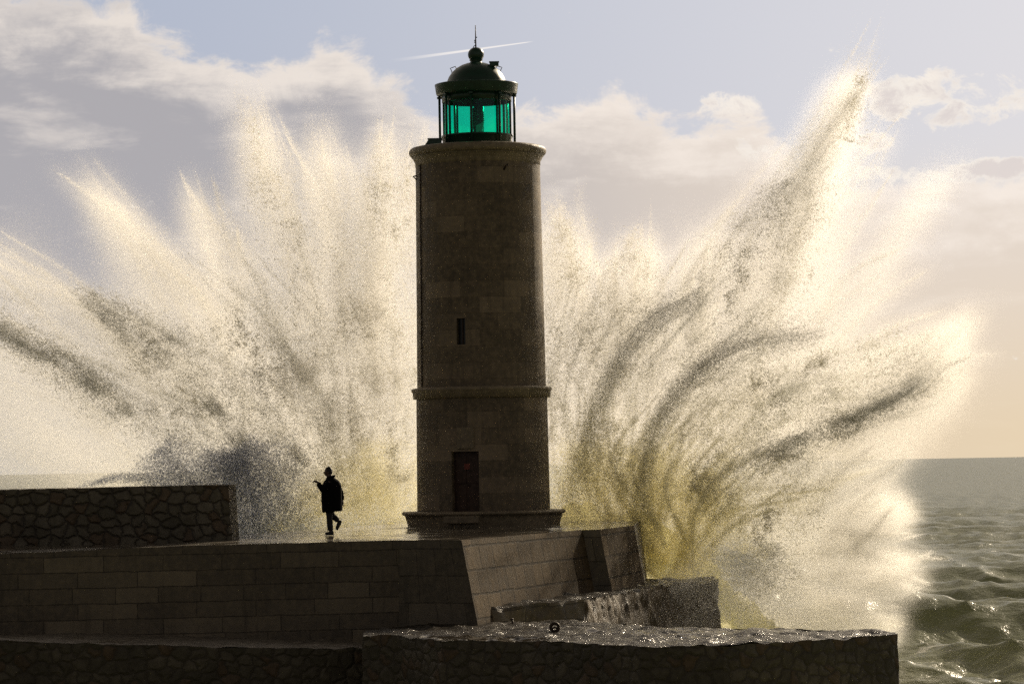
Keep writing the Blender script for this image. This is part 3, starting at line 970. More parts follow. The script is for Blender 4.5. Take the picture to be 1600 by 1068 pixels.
# standing leg and trailing leg
bm_tube(bm, [(0.0, -0.06, 0.90), (-0.015, -0.06, 0.66), (-0.01, -0.06, 0.46), (0.0, -0.06, 0.28), (0.01, -0.06, 0.08)], [0.095, 0.080, 0.056, 0.056, 0.038], 12)
bm_tube(bm, [(0.03, 0.08, 0.90), (0.0, 0.08, 0.68), (0.03, 0.08, 0.50)], [0.095, 0.078, 0.058], 12)
bm_tube(bm, [(0.03, 0.08, 0.50), (0.12, 0.08, 0.43), (0.215, 0.08, 0.345)], [0.058, 0.054, 0.040], 12)
bm_ball(bm, (0.02, -0.06, 0.05), (0.05, 0.04, 0.045), 2); bm_ball(bm, (0.22, 0.08, 0.33), (0.045, 0.04, 0.05), 2)
remeshed('body', bm, 0.009, M_SKIN, 3, PE)
bm = bmesh.new()
bm_ball(bm, (-0.012, 0.0, 1.612), (0.090, 0.084, 0.122), 3)
bm_ball(bm, (0.015, 0.0, 1.59), (0.072, 0.078, 0.085), 2)
remeshed('hair', bm, 0.012, M_HAIR, 2, PE)
# coat: lofted body, collar and sleeves, one surface
bm = bmesh.new()
levels = [(1.46, 0.02, 0.09, 0.085), (1.41, 0.045, 0.14, 0.13), (1.35, 0.055, 0.20, 0.18), (1.25, 0.055, 0.25, 0.20), (1.10, 0.05, 0.26, 0.205), (0.95, 0.045, 0.262, 0.20), (0.78, 0.055, 0.262, 0.205), (0.64, 0.06, 0.262, 0.215), (0.585, 0.062, 0.258, 0.215)]
rings = []
for i, (z_, cx, hx, hy) in enumerate(levels):
    rings.append([bm.verts.new((cx + hx * math.cos(t) * (1 + (0.02 * math.sin(5 * t) if z_ < .9 else 0)), hy * math.sin(t) * (1 + (0.04 * math.sin(7 * t + 1) if z_ < .9 else 0)), z_ + (0.02 * math.cos(t) if i == 8 else 0))) for t in [2 * math.pi * k / 32 for k in range(32)]])
for A2, B2 in zip(rings, rings[1:]):
    for k in range(32): bm.faces.new((A2[k], A2[(k + 1) % 32], B2[(k + 1) % 32], B2[k]))
bm.faces.new(rings[0]); bm.faces.new(rings[-1])
bm_tube(bm, [(0.03, -0.14, 1.34), (-0.06, -0.205, 1.22), (-0.15, -0.20, 1.125)], [0.085, 0.072, 0.064], 12)
bm_tube(bm, [(-0.15, -0.20, 1.125), (-0.20, -0.19, 1.20), (-0.275, -0.173, 1.32)], [0.080, 0.072, 0.062], 12)
bm_tube(bm, [(0.12, 0.10, 1.33), (0.225, 0.13, 1.19), (0.275, 0.14, 1.07)], [0.09, 0.076, 0.066], 12)
bm_tube(bm, [(0.275, 0.14, 1.08), (0.30, 0.12, 0.96), (0.312, 0.10, 0.88)], [0.066, 0.058, 0.050], 12)
bm_tube(bm, [(0.05 + .07 * math.cos(t) * 1.1, .08 * math.sin(t), 1.47 + 0.02 * math.cos(t)) for t in [2 * math.pi * k / 16 for k in range(16)]], 0.032, 8, closed=True)
remeshed('coat', bm, 0.012, M_COAT, 3, PE)
bm = bmesh.new()
bm_tube(bm, [(0.0, -0.06, 0.88), (-0.015, -0.06, 0.66), (-0.01, -0.06, 0.46), (0.0, -0.06, 0.28), (0.01, -0.06, 0.12)], [0.12, 0.10, 0.078, 0.078, 0.072], 12)
bm_tube(bm, [(0.03, 0.08, 0.88), (0.0, 0.08, 0.68), (0.03, 0.08, 0.50)], [0.12, 0.10, 0.080], 12)
bm_tube(bm, [(0.03, 0.08, 0.50), (0.12, 0.08, 0.43), (0.20, 0.08, 0.36)], [0.080, 0.076, 0.066], 12)
remeshed('trousers', bm, 0.012, M_TROUS, 3, PE)
bm = bmesh.new()
bm_ball(bm, (-0.015, -0.06, 0.045), (0.125, 0.045, 0.045), 2); bm_ball(bm, (0.03, -0.06, 0.075), (0.06, 0.045, 0.07), 2)
bm_box(bm, (-0.01, -0.06, 0.012), (0.23, 0.08, 0.022), bevel=0.008)
remeshed('shoe', bm, 0.008, M_SHOE, 2, PE)
bm = bmesh.new()
bm_tube(bm, [(0.245, 0.08, 0.375), (0.225, 0.08, 0.30), (0.185, 0.08, 0.20), (0.155, 0.08, 0.135)], [0.052, 0.055, 0.048, 0.032], 10)
bm_box(bm, (0.235, 0.08, 0.235), (0.26, 0.08, 0.022), ry=R(-64), bevel=0.008)
remeshed('shoe', bm, 0.008, M_SHOE, 2, PE)

# ------------------------------------------------------------------ sea: one sheet out to the horizon
ang = np.concatenate([np.linspace(-math.pi, -0.5, 24, endpoint=False), np.linspace(-0.5, -0.185, 40, endpoint=False), np.linspace(-0.185, 0.20, 620, endpoint=False),
                      np.linspace(0.20, 0.5, 60, endpoint=False), np.linspace(0.5, math.pi, 24)])
inv = np.linspace(1 / 62.0, 1 / 1500.0, 560)
rad = np.concatenate([[0.5, 8, 20, 40, 52], 1 / inv, [1700, 2000, 2400, 3000, 4000, 6000, 10000, 18000, 35000, 70000]])
AA, RR = np.meshgrid(ang, rad)
X = RR * np.sin(AA); Y = RR * np.cos(AA)
sp = np.gradient(RR, axis=0)
spx = np.maximum(np.gradient(AA, axis=1) * RR, 0.02)
Z = np.zeros_like(X); DX = np.zeros_like(X); DY = np.zeros_like(X)
wr = np.random.default_rng(5)
for k in range(130):
    lam = 0.7 * (24.0 / 0.7) ** (wr.random() ** 1.3)
    th = R(205) + wr.normal() * (0.35 if lam > 9 else 0.75)        # travelling towards the camera and left
    amp = 0.0064 * lam ** 0.92 * (0.5 + wr.random()) * (0.55 if lam > 14 else 1.0)
    kx, ky = math.sin(th) * 2 * math.pi / lam, math.cos(th) * 2 * math.pi / lam
    ph = kx * X + ky * Y + wr.random() * 6.28
    # leave out waves the sheet cannot resolve
    res = np.maximum(np.abs(ky) * sp, np.abs(kx) * spx) / (2 * math.pi)
    f = np.clip((0.42 - res) / 0.2, 0, 1)
    Z += amp * np.cos(ph) * f
    DX += -amp * 0.75 * math.sin(th) * np.sin(ph) * f; DY += -amp * 0.75 * math.cos(th) * np.sin(ph) * f
# steep breaking swell just outside the harbour, right
yc = 113.0 + 1.2 * np.sin(X * 0.13) + 0.05 * (X - 14)
dd = Y - yc
swell = np.where(dd < 0, np.exp(-(dd / 3.4) ** 2), np.exp(-(dd / 6.5) ** 2))
vary = 0.80 + 0.30 * np.sin(X * 0.55 + 1.0) * np.exp(-((X - 18) / 14) ** 2)
Z += 1.0 * swell * vary
Z -= 0.45 * np.exp(-((dd + 8) / 4.5) ** 2)
DY += -0.9 * swell * np.clip(vary, 0, 1.3) * np.clip(Z, 0, 2) * 0.5
X2 = X + DX; Y2 = Y + DY
nr, nc = X.shape
idx = np.arange(nr * nc).reshape(nr, nc)
qd = np.stack([idx[:-1, :-1], idx[1:, :-1], idx[1:, 1:], idx[:-1, 1:]], -1).reshape(-1, 4)
me = mesh_np('sea', np.stack([X2, Y2, Z], -1).reshape(-1, 3), qd, smooth=True)
fo = 0.75 * np.clip((swell - 0.86) * 6, 0, 1) * (vary > 0.6) * np.clip((X - 14.5) / 2, 0, 1)
fo = np.maximum(fo, 0.8 * np.clip((Z - 1.02) * 2.0, 0, 1) * (RR < 900) * (swell < .3))
fo = np.maximum(fo, 0.8 * np.exp(-((X - 11.5) / 3.2) ** 2 - ((Y - 96) / 9.0) ** 2))
at_ = me.attributes.new('foam', 'FLOAT', 'POINT'); at_.data.foreach_set('value', fo.astype(np.float32).ravel())
M_SEA, N, p, out = new_mat('sea_water')
pos = N.node('ShaderNodeNewGeometry').outputs['Position']
fa = N.node('ShaderNodeAttribute'); fa.attribute_name = 'foam'
n_f = N.noise(pos, 1.3, 8, 0.7, 0.6); n_g = N.noise(pos, 0.06, 3, 0.5)
n_v = N.node('ShaderNodeTexVoronoi', feature='DISTANCE_TO_EDGE'); N.put(n_v.inputs['Vector'], pos); n_v.inputs['Scale'].default_value = 0.9
water = N.mix(N.smooth(n_g, 0.35, 0.65), (0.135, 0.150, 0.078), (0.175, 0.185, 0.108))
lace = N.math('MULTIPLY', N.smooth(n_f, 0.60, 0.74), 0.35)
fm = N.math('MAXIMUM', N.math('MULTIPLY', N.smooth(N.math('ADD', fa.outputs['Fac'], N.math('MULTIPLY', N.math('SUBTRACT', n_f, 0.5), 3.0)), 0.85, 1.15), 0.8), N.math('MULTIPLY', lace, N.smooth(N.noise(pos, 0.10, 3), 0.52, 0.66)))
N.put(p.inputs['Base Color'], N.mix(fm, water, (0.62, 0.61, 0.56)))
p.inputs['Specular IOR Level'].default_value = 0.42
N.put(p.inputs['Roughness'], N.lin(fm, 0, 1, 0.28, 0.8))
p.inputs['IOR'].default_value = 1.33
h1 = N.noise(pos, 0.55, 6, 0.62, 0.3); h2 = N.noise(pos, 3.0, 5, 0.62)
b1 = N.bump(h1, 0.8, 0.36)
b2 = N.bump(h2, 0.4, 0.05, b1)
N.put(p.inputs['Normal'], b2)
# light coming through the wave crests
tls = N.node('ShaderNodeBsdfTranslucent'); N.put(tls.inputs[0], N.mix(fm, (0.34, 0.36, 0.17), (0.7, 0.7, 0.62))); N.put(tls.inputs['Normal'], b2)
mxs = N.node('ShaderNodeMixShader'); mxs.inputs[0].default_value = 0.22
N.l.new(p.outputs[0], mxs.inputs[1]); N.l.new(tls.outputs[0], mxs.inputs[2]); N.l.new(mxs.outputs[0], out.inputs['Surface'])
me.materials.append(M_SEA)
sea = bpy.data.objects.new('sea', me); sc.collection.objects.link(sea); tag(sea, kind='structure')
sea.location = (0, 0, 0)
seabed = None

# ------------------------------------------------------------------ spray
QUALITY = 1.0


def spline(pts, m_=64):
    p = np.array(pts, float)
    if len(p) == 2:
        t = np.linspace(0, 1, m_)[:, None]
        return p[0] * (1 - t) + p[1] * t
    P = np.vstack([2 * p[0] - p[1], p, 2 * p[-1] - p[-2]])
    outp = []
    seg = len(p) - 1
    for i in range(seg):
        p0, p1, p2, p3 = P[i:i + 4]
        t = np.linspace(0, 1, m_ // seg + 2)[:-1, None]
        outp.append(0.5 * ((2 * p1) + (-p0 + p2) * t + (2 * p0 - 5 * p1 + 4 * p2 - p3) * t ** 2 + (-p0 + 3 * p1 - 3 * p2 + p3) * t ** 3))
    outp.append(p[-1:])
    return np.vstack(outp)


FWn, RTn, UPn = (np.array(v) for v in (FW, RT, UP))


def unproj(px, py, D):
    d = FWn[None] + RTn[None] * ((px - 800) / F)[:, None] + UPn[None] * ((534 - py) / F)[:, None]
    return np.array(CP)[None] + d * (D / d[:, 1])[:, None]


FOAM = np.array([0.97, 0.96, 0.94]); GREY = np.array([0.74, 0.74, 0.72]); OLIVE = np.array([0.96, 0.915, 0.66]); CLEAR = np.array([0.50, 0.48, 0.40]); SLATE = np.array([0.44, 0.47, 0.57])  # GREY and SLATE hold painted shade, CLEAR the dark refraction of clots
seed_c = [100]


def plume(pts, w, n, r=(0.012, 0.026), D=93.0, dep=1.2, tint=FOAM, clump=0.5, lace=0.0, dens=(1.0, 1.0), hard=2.0, cs=0.9, edge=0.0, sw=0.45):
    """droplets thrown along a curve; pts in photograph pixels at depth D, w half width along it,
    clump: how strongly streaks and clots break it up, lace: fine filaments"""
    seed_c[0] += 1
    g = np.random.default_rng(seed_c[0])
    n = int(n * QUALITY)
    sp_ = spline(pts)
    seg = np.linalg.norm(np.diff(sp_[:, :2], axis=0), axis=1)
    cum = np.concatenate([[0], np.cumsum(seg)]); Ltot = cum[-1]; cum /= Ltot
    tan = np.gradient(sp_[:, :2], axis=0); tan /= np.linalg.norm(tan, axis=1)[:, None]
    got = []; left = n
    for _ in range(12):
        if left <= 0: break
        m_ = int(left * 2.2) + 1000
        s = g.random(m_)
        keep = g.random(m_) < (dens[0] * (1 - s) + dens[1] * s) / max(dens)
        s = s[keep]; m_ = len(s)
        cx = np.interp(s, cum, sp_[:, 0]); cy = np.interp(s, cum, sp_[:, 1])
        tx_ = np.interp(s, cum, tan[:, 0]); ty_ = np.interp(s, cum, tan[:, 1])
        ww = np.interp(s, np.linspace(0, 1, len(w)), w)
        lat = np.clip(g.normal(size=m_), -3, 3) * 0.5
        lat = np.sign(lat) * np.abs(lat) ** (1 + edge)
        dz = g.normal(size=m_) * dep * (0.4 + 0.6 * s)
        # along-jet jitter so that tips are ragged fingers
        fing = NZ[0].fbm(np.stack([lat * 3 + seed_c[0], np.zeros(m_) + seed_c[0] * 3.3, dz * 0.7], 1), 3) - 0.5 + 0.10 * g.normal(size=m_)
        jx = fing * s ** 2 * Ltot * 0.34
        px = cx - ty_ * lat * ww + tx_ * jx
        py = cy + tx_ * lat * ww + ty_ * jx
        DD = (np.interp(s, np.linspace(0, 1, 2), D) if hasattr(D, '__len__') else D) + dz
        P = unproj(px, py, DD)
        # streaks drawn out along the flow
        q = np.stack([s * Ltot / 51.0 * 0.30 + seed_c[0] * 7, lat * np.maximum(ww, 10) / 51.0 * 2.4, dz * 0.45], 1)
        st = NZ[1].fbm(q, 5, 0.6)
        cl = NZ[2].fbm(P / cs + seed_c[0], 4, 0.6)
        v = sw * st + (1 - sw) * cl
        pr = np.clip((v - 0.36 - 0.10 * clump) / 0.22, 0, 1) ** hard
        pr = (1 - clump) + clump * pr
        if lace:
            rg_ = np.abs(NZ[3].fbm(P / 0.55 + 3, 3, 0.6) - 0.5)
            pr = pr * ((1 - lace) + lace * np.exp(-(rg_ / 0.045) ** 2))
        ok = g.random(m_) < pr
        P = P[ok][:left]
        got.append(P); left -= len(P)
    P = np.vstack(got)
    k = len(P)
    rr_ = r[0] + (r[1] - r[0]) * g.random(k) ** 2.2
    c = np.repeat(np.asarray(tint, float)[None], k, 0)
    return P, rr_, c


def tint_h(P, c, z_lo=4.0, z_hi=8.2, col=OLIVE, amt=0.9):
    """thick sea water low down, aerated white foam higher up"""
    n_ = NZ[0].fbm(P / 1.7, 3) - 0.5
    t = np.clip((z_hi - (P[:, 2] + n_ * 3.0)) / (z_hi - z_lo), 0, 1) * amt
    return c * (1 - t[:, None]) + col[None] * t[:, None]


FLK = np.array([(-1, -0.7, 0), (0.15, -0.55, 0.45), (1, 0.75, 0), (-0.1, 0.6, 0.45)], float) * 0.95
TF = np.array([(0, 1, 2), (0, 2, 3)])


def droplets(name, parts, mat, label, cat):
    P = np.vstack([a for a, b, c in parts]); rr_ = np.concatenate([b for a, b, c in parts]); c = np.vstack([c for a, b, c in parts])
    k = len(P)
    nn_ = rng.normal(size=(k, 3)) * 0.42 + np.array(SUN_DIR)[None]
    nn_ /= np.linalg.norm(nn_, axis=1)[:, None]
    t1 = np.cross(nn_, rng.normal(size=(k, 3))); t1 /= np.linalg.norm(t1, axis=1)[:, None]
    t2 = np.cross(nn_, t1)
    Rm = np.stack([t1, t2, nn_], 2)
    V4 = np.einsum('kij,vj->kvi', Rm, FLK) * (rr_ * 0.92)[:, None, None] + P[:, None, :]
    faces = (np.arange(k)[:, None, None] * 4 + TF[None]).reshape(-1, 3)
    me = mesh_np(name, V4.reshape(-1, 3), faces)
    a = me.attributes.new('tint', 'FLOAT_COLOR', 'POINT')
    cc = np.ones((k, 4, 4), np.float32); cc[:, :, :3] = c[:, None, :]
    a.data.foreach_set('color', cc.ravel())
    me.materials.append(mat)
    o = bpy.data.objects.new(name, me); sc.collection.objects.link(o)
    tag(o, label, cat, kind='stuff')
    print(name, k)
    return o


M_SPRAY, N, p, out = new_mat('spray_droplets')
N.n.remove(p)
ta = N.node('ShaderNodeAttribute'); ta.attribute_name = 'tint'
df = N.node('ShaderNodeBsdfDiffuse'); tl = N.node('ShaderNodeBsdfTranslucent')
N.put(df.inputs[0], ta.outputs['Color']); N.put(tl.inputs[0], ta.outputs['Color'])
mx = N.node('ShaderNodeMixShader'); mx.inputs[0].default_value = 0.70
N.l.new(df.outputs[0], mx.inputs[1]); N.l.new(tl.outputs[0], mx.inputs[2])
tp = N.node('ShaderNodeBsdfTransparent')
mx3 = N.node('ShaderNodeMixShader'); mx3.inputs[0].default_value = 0.42
N.l.new(tp.outputs[0], mx3.inputs[1]); N.l.new(mx.outputs[0], mx3.inputs[2])
N.l.new(mx3.outputs[0], out.inputs['Surface'])

K = 1000
MG = 1.0
MIST = (0.008, 0.0165); DROP = (0.014, 0.034); CLOT = (0.018, 0.048)


class Fan:
    def __init__(self): self.d = []; self.m = []

    def jet(self, *a, th=None, **k):
        P, r_, c = plume(*a, **k)
        if th: c = tint_h(P, c, *th)
        self.d.append((P, r_, c))

    def mist(self, pts, w, n, D=95, dep=1.5, clump=0.35, dens=(.8, .5), th=(3.5, 7.0), grain=1.0, **k):
        n *= 0.88
        """soft haze of the finest drops: part as droplets, part into the density of the mist volume"""
        P, r_, c = plume(pts, w, n * grain * 1.3, MIST, D, dep, FOAM, clump + .12, 0.0, dens, sw=0.75, **k)
        c = tint_h(P, c, *th)
        self.d.append((P, r_, c))
        P, r_, c = plume(pts, [x * 0.95 for x in w], n * 0.8, MIST, D, dep * 1.1, FOAM, clump + .25, 0.0, dens, sw=0.85, **k)
        self.m.append(P)


def fan_rays(fan, origin, tips, each, D=(92.5, 96), zt=(3.5, 7.0), bow0=0.0, n=3.6, a0=0.35, w0r=(10, 26), tint=FOAM, vol=True, rr=(0.010, 0.024), lace=0.2, ds=(.8, .5)):
    """many thin ragged jets that end along the outline of the burst"""
    g = np.random.default_rng(len(tips))
    ox, oy = origin
    for tx_, ty_ in tips:
        for _ in range(each):
            a = a0 + 0.35 * g.random()
            b = 0.90 + 0.16 * g.random()
            jx, jy = g.normal(size=2) * 16
            ex, ey = ox + (tx_ - ox) * b + jx, oy + (ty_ - oy) * b + jy
            sx_, sy_ = ox + (ex - ox) * a + g.normal() * 24, oy + (ey - oy) * a + g.normal() * 24
            nx, ny = -(ey - sy_), ex - sx_
            bow = bow0 + 0.05 * g.normal()
            mx_, my_ = (sx_ + ex) / 2 + nx * bow, (sy_ + ey) / 2 + ny * bow
            w0 = w0r[0] + (w0r[1] - w0r[0]) * g.random()
            dd_ = D[0] + (D[1] - D[0]) * g.random()
            P, r_, c = plume([(sx_, sy_), (mx_, my_), (ex, ey)], [w0, w0 * .8, 3], n * K, rr, dd_, 0.25, tint, 0.6, lace, ds, sw=0.7)
            fan.d.append((P, r_, tint_h(P, c, *zt)))
            if not vol: continue
            P, r_, c = plume([(sx_, sy_), (mx_, my_), (ex, ey)], [w0, w0 * .8, 4], 2.6 * K, MIST, dd_, 0.25, FOAM, 0.5, 0.0, (.8, .4), sw=0.8)
            fan.m.append(P)


Lf, Rt = Fan(), Fan()
LM, LJ = Lf.mist, Lf.jet
# soft back-lit mist
LM([(430, 800), (300, 560), (150, 290)], [140, 100, 30], 120 * K, 96)
LM([(470, 800), (390, 560), (300, 320)], [120, 84, 22], 70 * K, 96)
LM([(520, 800), (450, 520), (395, 190)], [140, 96, 30], 110 * K, 95)
LM([(560, 800), (530, 520), (500, 215)], [130, 90, 30], 90 * K, 95, clump=0.4)
LM([(620, 810), (620, 520), (600, 235)], [140, 110, 52], 110 * K, 95)
LM([(700, 810), (690, 560), (655, 250)], [110, 100, 56], 50 * K, 97)
LM([(300, 790), (140, 640), (-60, 420)], [110, 130, 130], 150 * K, 96, dens=(1, 1))
LM([(260, 800), (100, 720), (-80, 620)], [80, 110, 130], 120 * K, 96, dens=(1, 1))
LM([(420, 760), (270, 600), (140, 480)], [130, 120, 64], 90 * K, 95, clump=0.5)
LM([(460, 780), (560, 640), (600, 480)], [110, 130, 110], 90 * K, 94, clump=0.4)
# denser jets: they shade themselves, and grey tints paint in more shade
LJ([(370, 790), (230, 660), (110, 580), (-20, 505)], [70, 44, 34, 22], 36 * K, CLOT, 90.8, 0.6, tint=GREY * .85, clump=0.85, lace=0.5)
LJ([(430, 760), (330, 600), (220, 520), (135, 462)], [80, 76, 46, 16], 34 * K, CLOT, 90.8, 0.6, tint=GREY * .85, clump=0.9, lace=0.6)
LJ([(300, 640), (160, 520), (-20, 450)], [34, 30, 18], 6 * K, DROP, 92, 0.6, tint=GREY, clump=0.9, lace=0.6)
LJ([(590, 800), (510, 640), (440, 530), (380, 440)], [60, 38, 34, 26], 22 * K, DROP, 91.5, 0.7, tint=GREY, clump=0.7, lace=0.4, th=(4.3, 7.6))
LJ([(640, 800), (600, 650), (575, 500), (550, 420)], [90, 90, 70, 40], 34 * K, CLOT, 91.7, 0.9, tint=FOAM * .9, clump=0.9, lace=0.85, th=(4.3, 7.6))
LJ([(520, 800), (470, 660), (420, 560)], [110, 110, 70], 40 * K, CLOT, 91.7, 0.9, tint=FOAM * .9, clump=0.9, lace=0.85, th=(4.3, 7.0))
LJ([(500, 560), (440, 380), (392, 175)], [60, 40, 20], 9 * K, DROP, 93.5, 0.8, tint=FOAM * .85, clump=0.85, lace=0.7)
LJ([(560, 560), (530, 380), (495, 205)], [60, 40, 20], 8 * K, DROP, 93.5, 0.8, tint=FOAM * .85, clump=0.85, lace=0.7)
LJ([(640, 600), (635, 400), (640, 235)], [90, 80, 50], 22 * K, DROP, 93.5, 0.8, tint=FOAM * .85, clump=0.9, lace=0.85)
LJ([(590, 420), (595, 300), (594, 205)], [50, 40, 14], 6 * K, DROP, 93.5, 0.6, tint=FOAM * .85, clump=0.85, lace=0.7)
for pts, w, n in (([(600, 760), (560, 600), (560, 470)], [110, 120, 70], 16), ([(470, 720), (400, 600), (340, 500)], [90, 100, 60], 13), ([(330, 660), (240, 560), (160, 490)], [60, 60, 30], 7),
                  ([(620, 520), (600, 400), (610, 260)], [90, 90, 60], 8), ([(180, 620), (60, 540), (-10, 480)], [40, 40, 30], 5), ([(430, 330), (400, 240), (392, 185)], [50, 30, 14], 2), ([(500, 560), (480, 430), (470, 330)], [90, 80, 60], 6)):
    LJ(pts, w, n * K * 0.6, (0.016, 0.050), 90.8, 0.5, CLEAR, 0.95, 0.95)
# splash in the shade behind the parapet, that shade put into its slate tint
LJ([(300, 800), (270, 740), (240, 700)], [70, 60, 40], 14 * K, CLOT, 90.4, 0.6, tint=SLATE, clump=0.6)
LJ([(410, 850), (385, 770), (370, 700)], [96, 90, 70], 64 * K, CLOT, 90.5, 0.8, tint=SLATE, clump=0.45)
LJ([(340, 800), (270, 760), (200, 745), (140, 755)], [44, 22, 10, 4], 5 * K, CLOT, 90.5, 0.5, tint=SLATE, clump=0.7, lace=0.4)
LJ([(440, 860), (520, 800), (600, 760)], [60, 60, 70], 30 * K, DROP, 91.6, 0.8, tint=OLIVE, clump=0.7, lace=0.4)
LJ([(620, 850), (600, 780), (570, 700)], [70, 80, 80], 28 * K, DROP, 91.6, 0.8, tint=OLIVE, clump=0.6, sw=.8)
fan_rays(Lf, (545, 830), [(-30, 370), (-20, 420), (118, 278), (165, 300), (235, 400), (300, 315), (345, 300), (392, 168), (440, 235), (495, 203), (540, 260), (595, 212), (645, 232), (-30, 480), (140, 458), (-30, 560), (60, 430), (190, 340), (420, 200), (570, 250)], 5, bow0=0.06)
fan_rays(Lf, (600, 850), [(20, 520), (140, 480), (300, 420), (390, 400), (470, 420), (540, 420), (600, 420), (640, 500), (200, 600), (330, 560)], 4, D=(90.4, 91.6), bow0=0.10, n=2.2, a0=0.05, w0r=(6, 16), tint=GREY * 1.15, vol=False, rr=(0.012, 0.032), lace=0.6)
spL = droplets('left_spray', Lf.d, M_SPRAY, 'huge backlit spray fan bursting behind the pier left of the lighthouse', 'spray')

RM, RJ = Rt.mist, Rt.jet
RM([(900, 830), (880, 600), (865, 370)], [110, 90, 50], 80 * K, 95, 1.3, clump=0.45, dens=(.45, .7))
RM([(980, 830), (980, 600), (1000, 400)], [130, 110, 60], 100 * K, 95, 1.3, clump=0.45, dens=(.45, .7))
RM([(1060, 840), (1090, 600), (1150, 380)], [140, 120, 80], 120 * K, 95, 1.3, clump=0.4, dens=(.45, .7))
RM([(1120, 840), (1190, 560), (1270, 300), (1335, 120)], [150, 120, 66, 24], 170 * K, 95.5, 1.4, clump=0.3, dens=(.45, .7))
RM([(1170, 840), (1290, 560), (1400, 380), (1470, 280)], [130, 100, 60, 26], 26 * K, 96, 1.4, clump=0.3, dens=(.45, .7))
RM([(1180, 840), (1350, 660), (1510, 505)], [100, 70, 24], 66 * K, 95, 1.2, clump=0.35, th=(1.0, 5.0), dens=(.45, .7))
RM([(1160, 800), (1320, 700), (1500, 585)], [110, 90, 36], 80 * K, 94.5, 1.0, clump=0.35, th=(0.5, 4.0), dens=(.45, .7))
RM([(1200, 860), (1320, 800), (1425, 800)], [120, 90, 26], 50 * K, 94, 1.2, clump=0.35, th=(-1.0, 3.0), dens=(.45, .7))
RM([(1180, 900), (1300, 900), (1425, 885)], [110, 84, 24], 62 * K, 93.5, 1.2, clump=0.4, th=(-1.0, 2.6), dens=(.45, .7))
RM([(1120, 960), (1280, 980), (1395, 975)], [90, 70, 28], 90 * K, 92.5, 1.0, clump=0.4, th=(-1.0, 2.4), dens=(.45, .7))
RM([(1090, 760), (1220, 620), (1330, 560)], [90, 100, 80], 20 * K, 92.0, 0.6, clump=0.5, th=(3, 6), dens=(.45, .7))
# dense arches, shade painted in by the darkened grey tint
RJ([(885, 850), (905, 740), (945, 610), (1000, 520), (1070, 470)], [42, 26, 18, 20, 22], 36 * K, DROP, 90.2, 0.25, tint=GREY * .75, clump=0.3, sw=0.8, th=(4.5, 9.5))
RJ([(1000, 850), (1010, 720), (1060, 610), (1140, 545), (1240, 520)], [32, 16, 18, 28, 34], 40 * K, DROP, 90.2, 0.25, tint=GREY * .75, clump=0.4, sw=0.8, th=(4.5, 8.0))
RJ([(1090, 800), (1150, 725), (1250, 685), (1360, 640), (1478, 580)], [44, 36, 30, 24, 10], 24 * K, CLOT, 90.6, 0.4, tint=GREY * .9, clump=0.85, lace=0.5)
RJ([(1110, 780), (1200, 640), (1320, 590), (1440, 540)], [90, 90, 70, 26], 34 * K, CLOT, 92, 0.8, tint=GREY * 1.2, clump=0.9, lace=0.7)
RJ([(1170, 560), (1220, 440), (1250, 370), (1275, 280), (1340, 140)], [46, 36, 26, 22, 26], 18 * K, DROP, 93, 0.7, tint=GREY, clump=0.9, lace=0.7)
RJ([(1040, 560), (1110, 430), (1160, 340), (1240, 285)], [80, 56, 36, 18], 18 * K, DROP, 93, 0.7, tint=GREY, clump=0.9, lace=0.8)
RJ([(900, 640), (890, 480), (860, 335)], [90, 80, 36], 30 * K, DROP, 92.5, 0.8, tint=FOAM * .88, clump=0.9, lace=0.85, th=(4.5, 8.0))
RJ([(960, 640), (980, 480), (1000, 370)], [90, 80, 28], 30 * K, DROP, 92.5, 0.8, tint=FOAM * .88, clump=0.9, lace=0.85, th=(4.5, 8.0))
RJ([(1050, 800), (1100, 660), (1180, 580)], [110, 110, 80], 28 * K, CLOT, 92, 0.8, tint=FOAM * .95, clump=0.9, lace=0.85, th=(4.5, 8.5))
RJ([(1150, 860), (1190, 760), (1240, 700)], [100, 100, 80], 20 * K, CLOT, 92, 0.8, tint=FOAM * .95, clump=0.88, lace=0.85, th=(2.0, 6.0))
RJ([(1060, 1010), (1120, 940), (1170, 880)], [60, 60, 50], 26 * K, MIST, 82.0, 0.8, clump=0.5, sw=0.7)
RJ([(1040, 930), (1100, 900), (1160, 860)], [30, 44, 50], 24 * K, MIST, 82.5, 0.6, clump=0.5, sw=0.7)
RJ([(900, 860), (900, 780), (915, 700)], [70, 60, 50], 40 * K, DROP, 91.6, 0.6, tint=OLIVE, clump=0.6, sw=0.85)
RJ([(1000, 880), (1000, 790), (1010, 700)], [70, 70, 60], 46 * K, DROP, 91.6, 0.6, tint=OLIVE, clump=0.6, sw=0.85)
RJ([(1090, 920), (1090, 830), (1110, 740)], [70, 70, 60], 46 * K, DROP, 91.6, 0.6, tint=OLIVE, clump=0.6, sw=0.85)
RJ([(1130, 960), (1180, 900), (1230, 870)], [70, 70, 50], 9 * K, CLOT, 90.5, 0.7, tint=GREY, clump=0.85, lace=0.7)
RJ([(860, 530), (900, 400), (905, 290)], [30, 24, 10], 4 * K, MIST, 93, 0.5, clump=0.6)
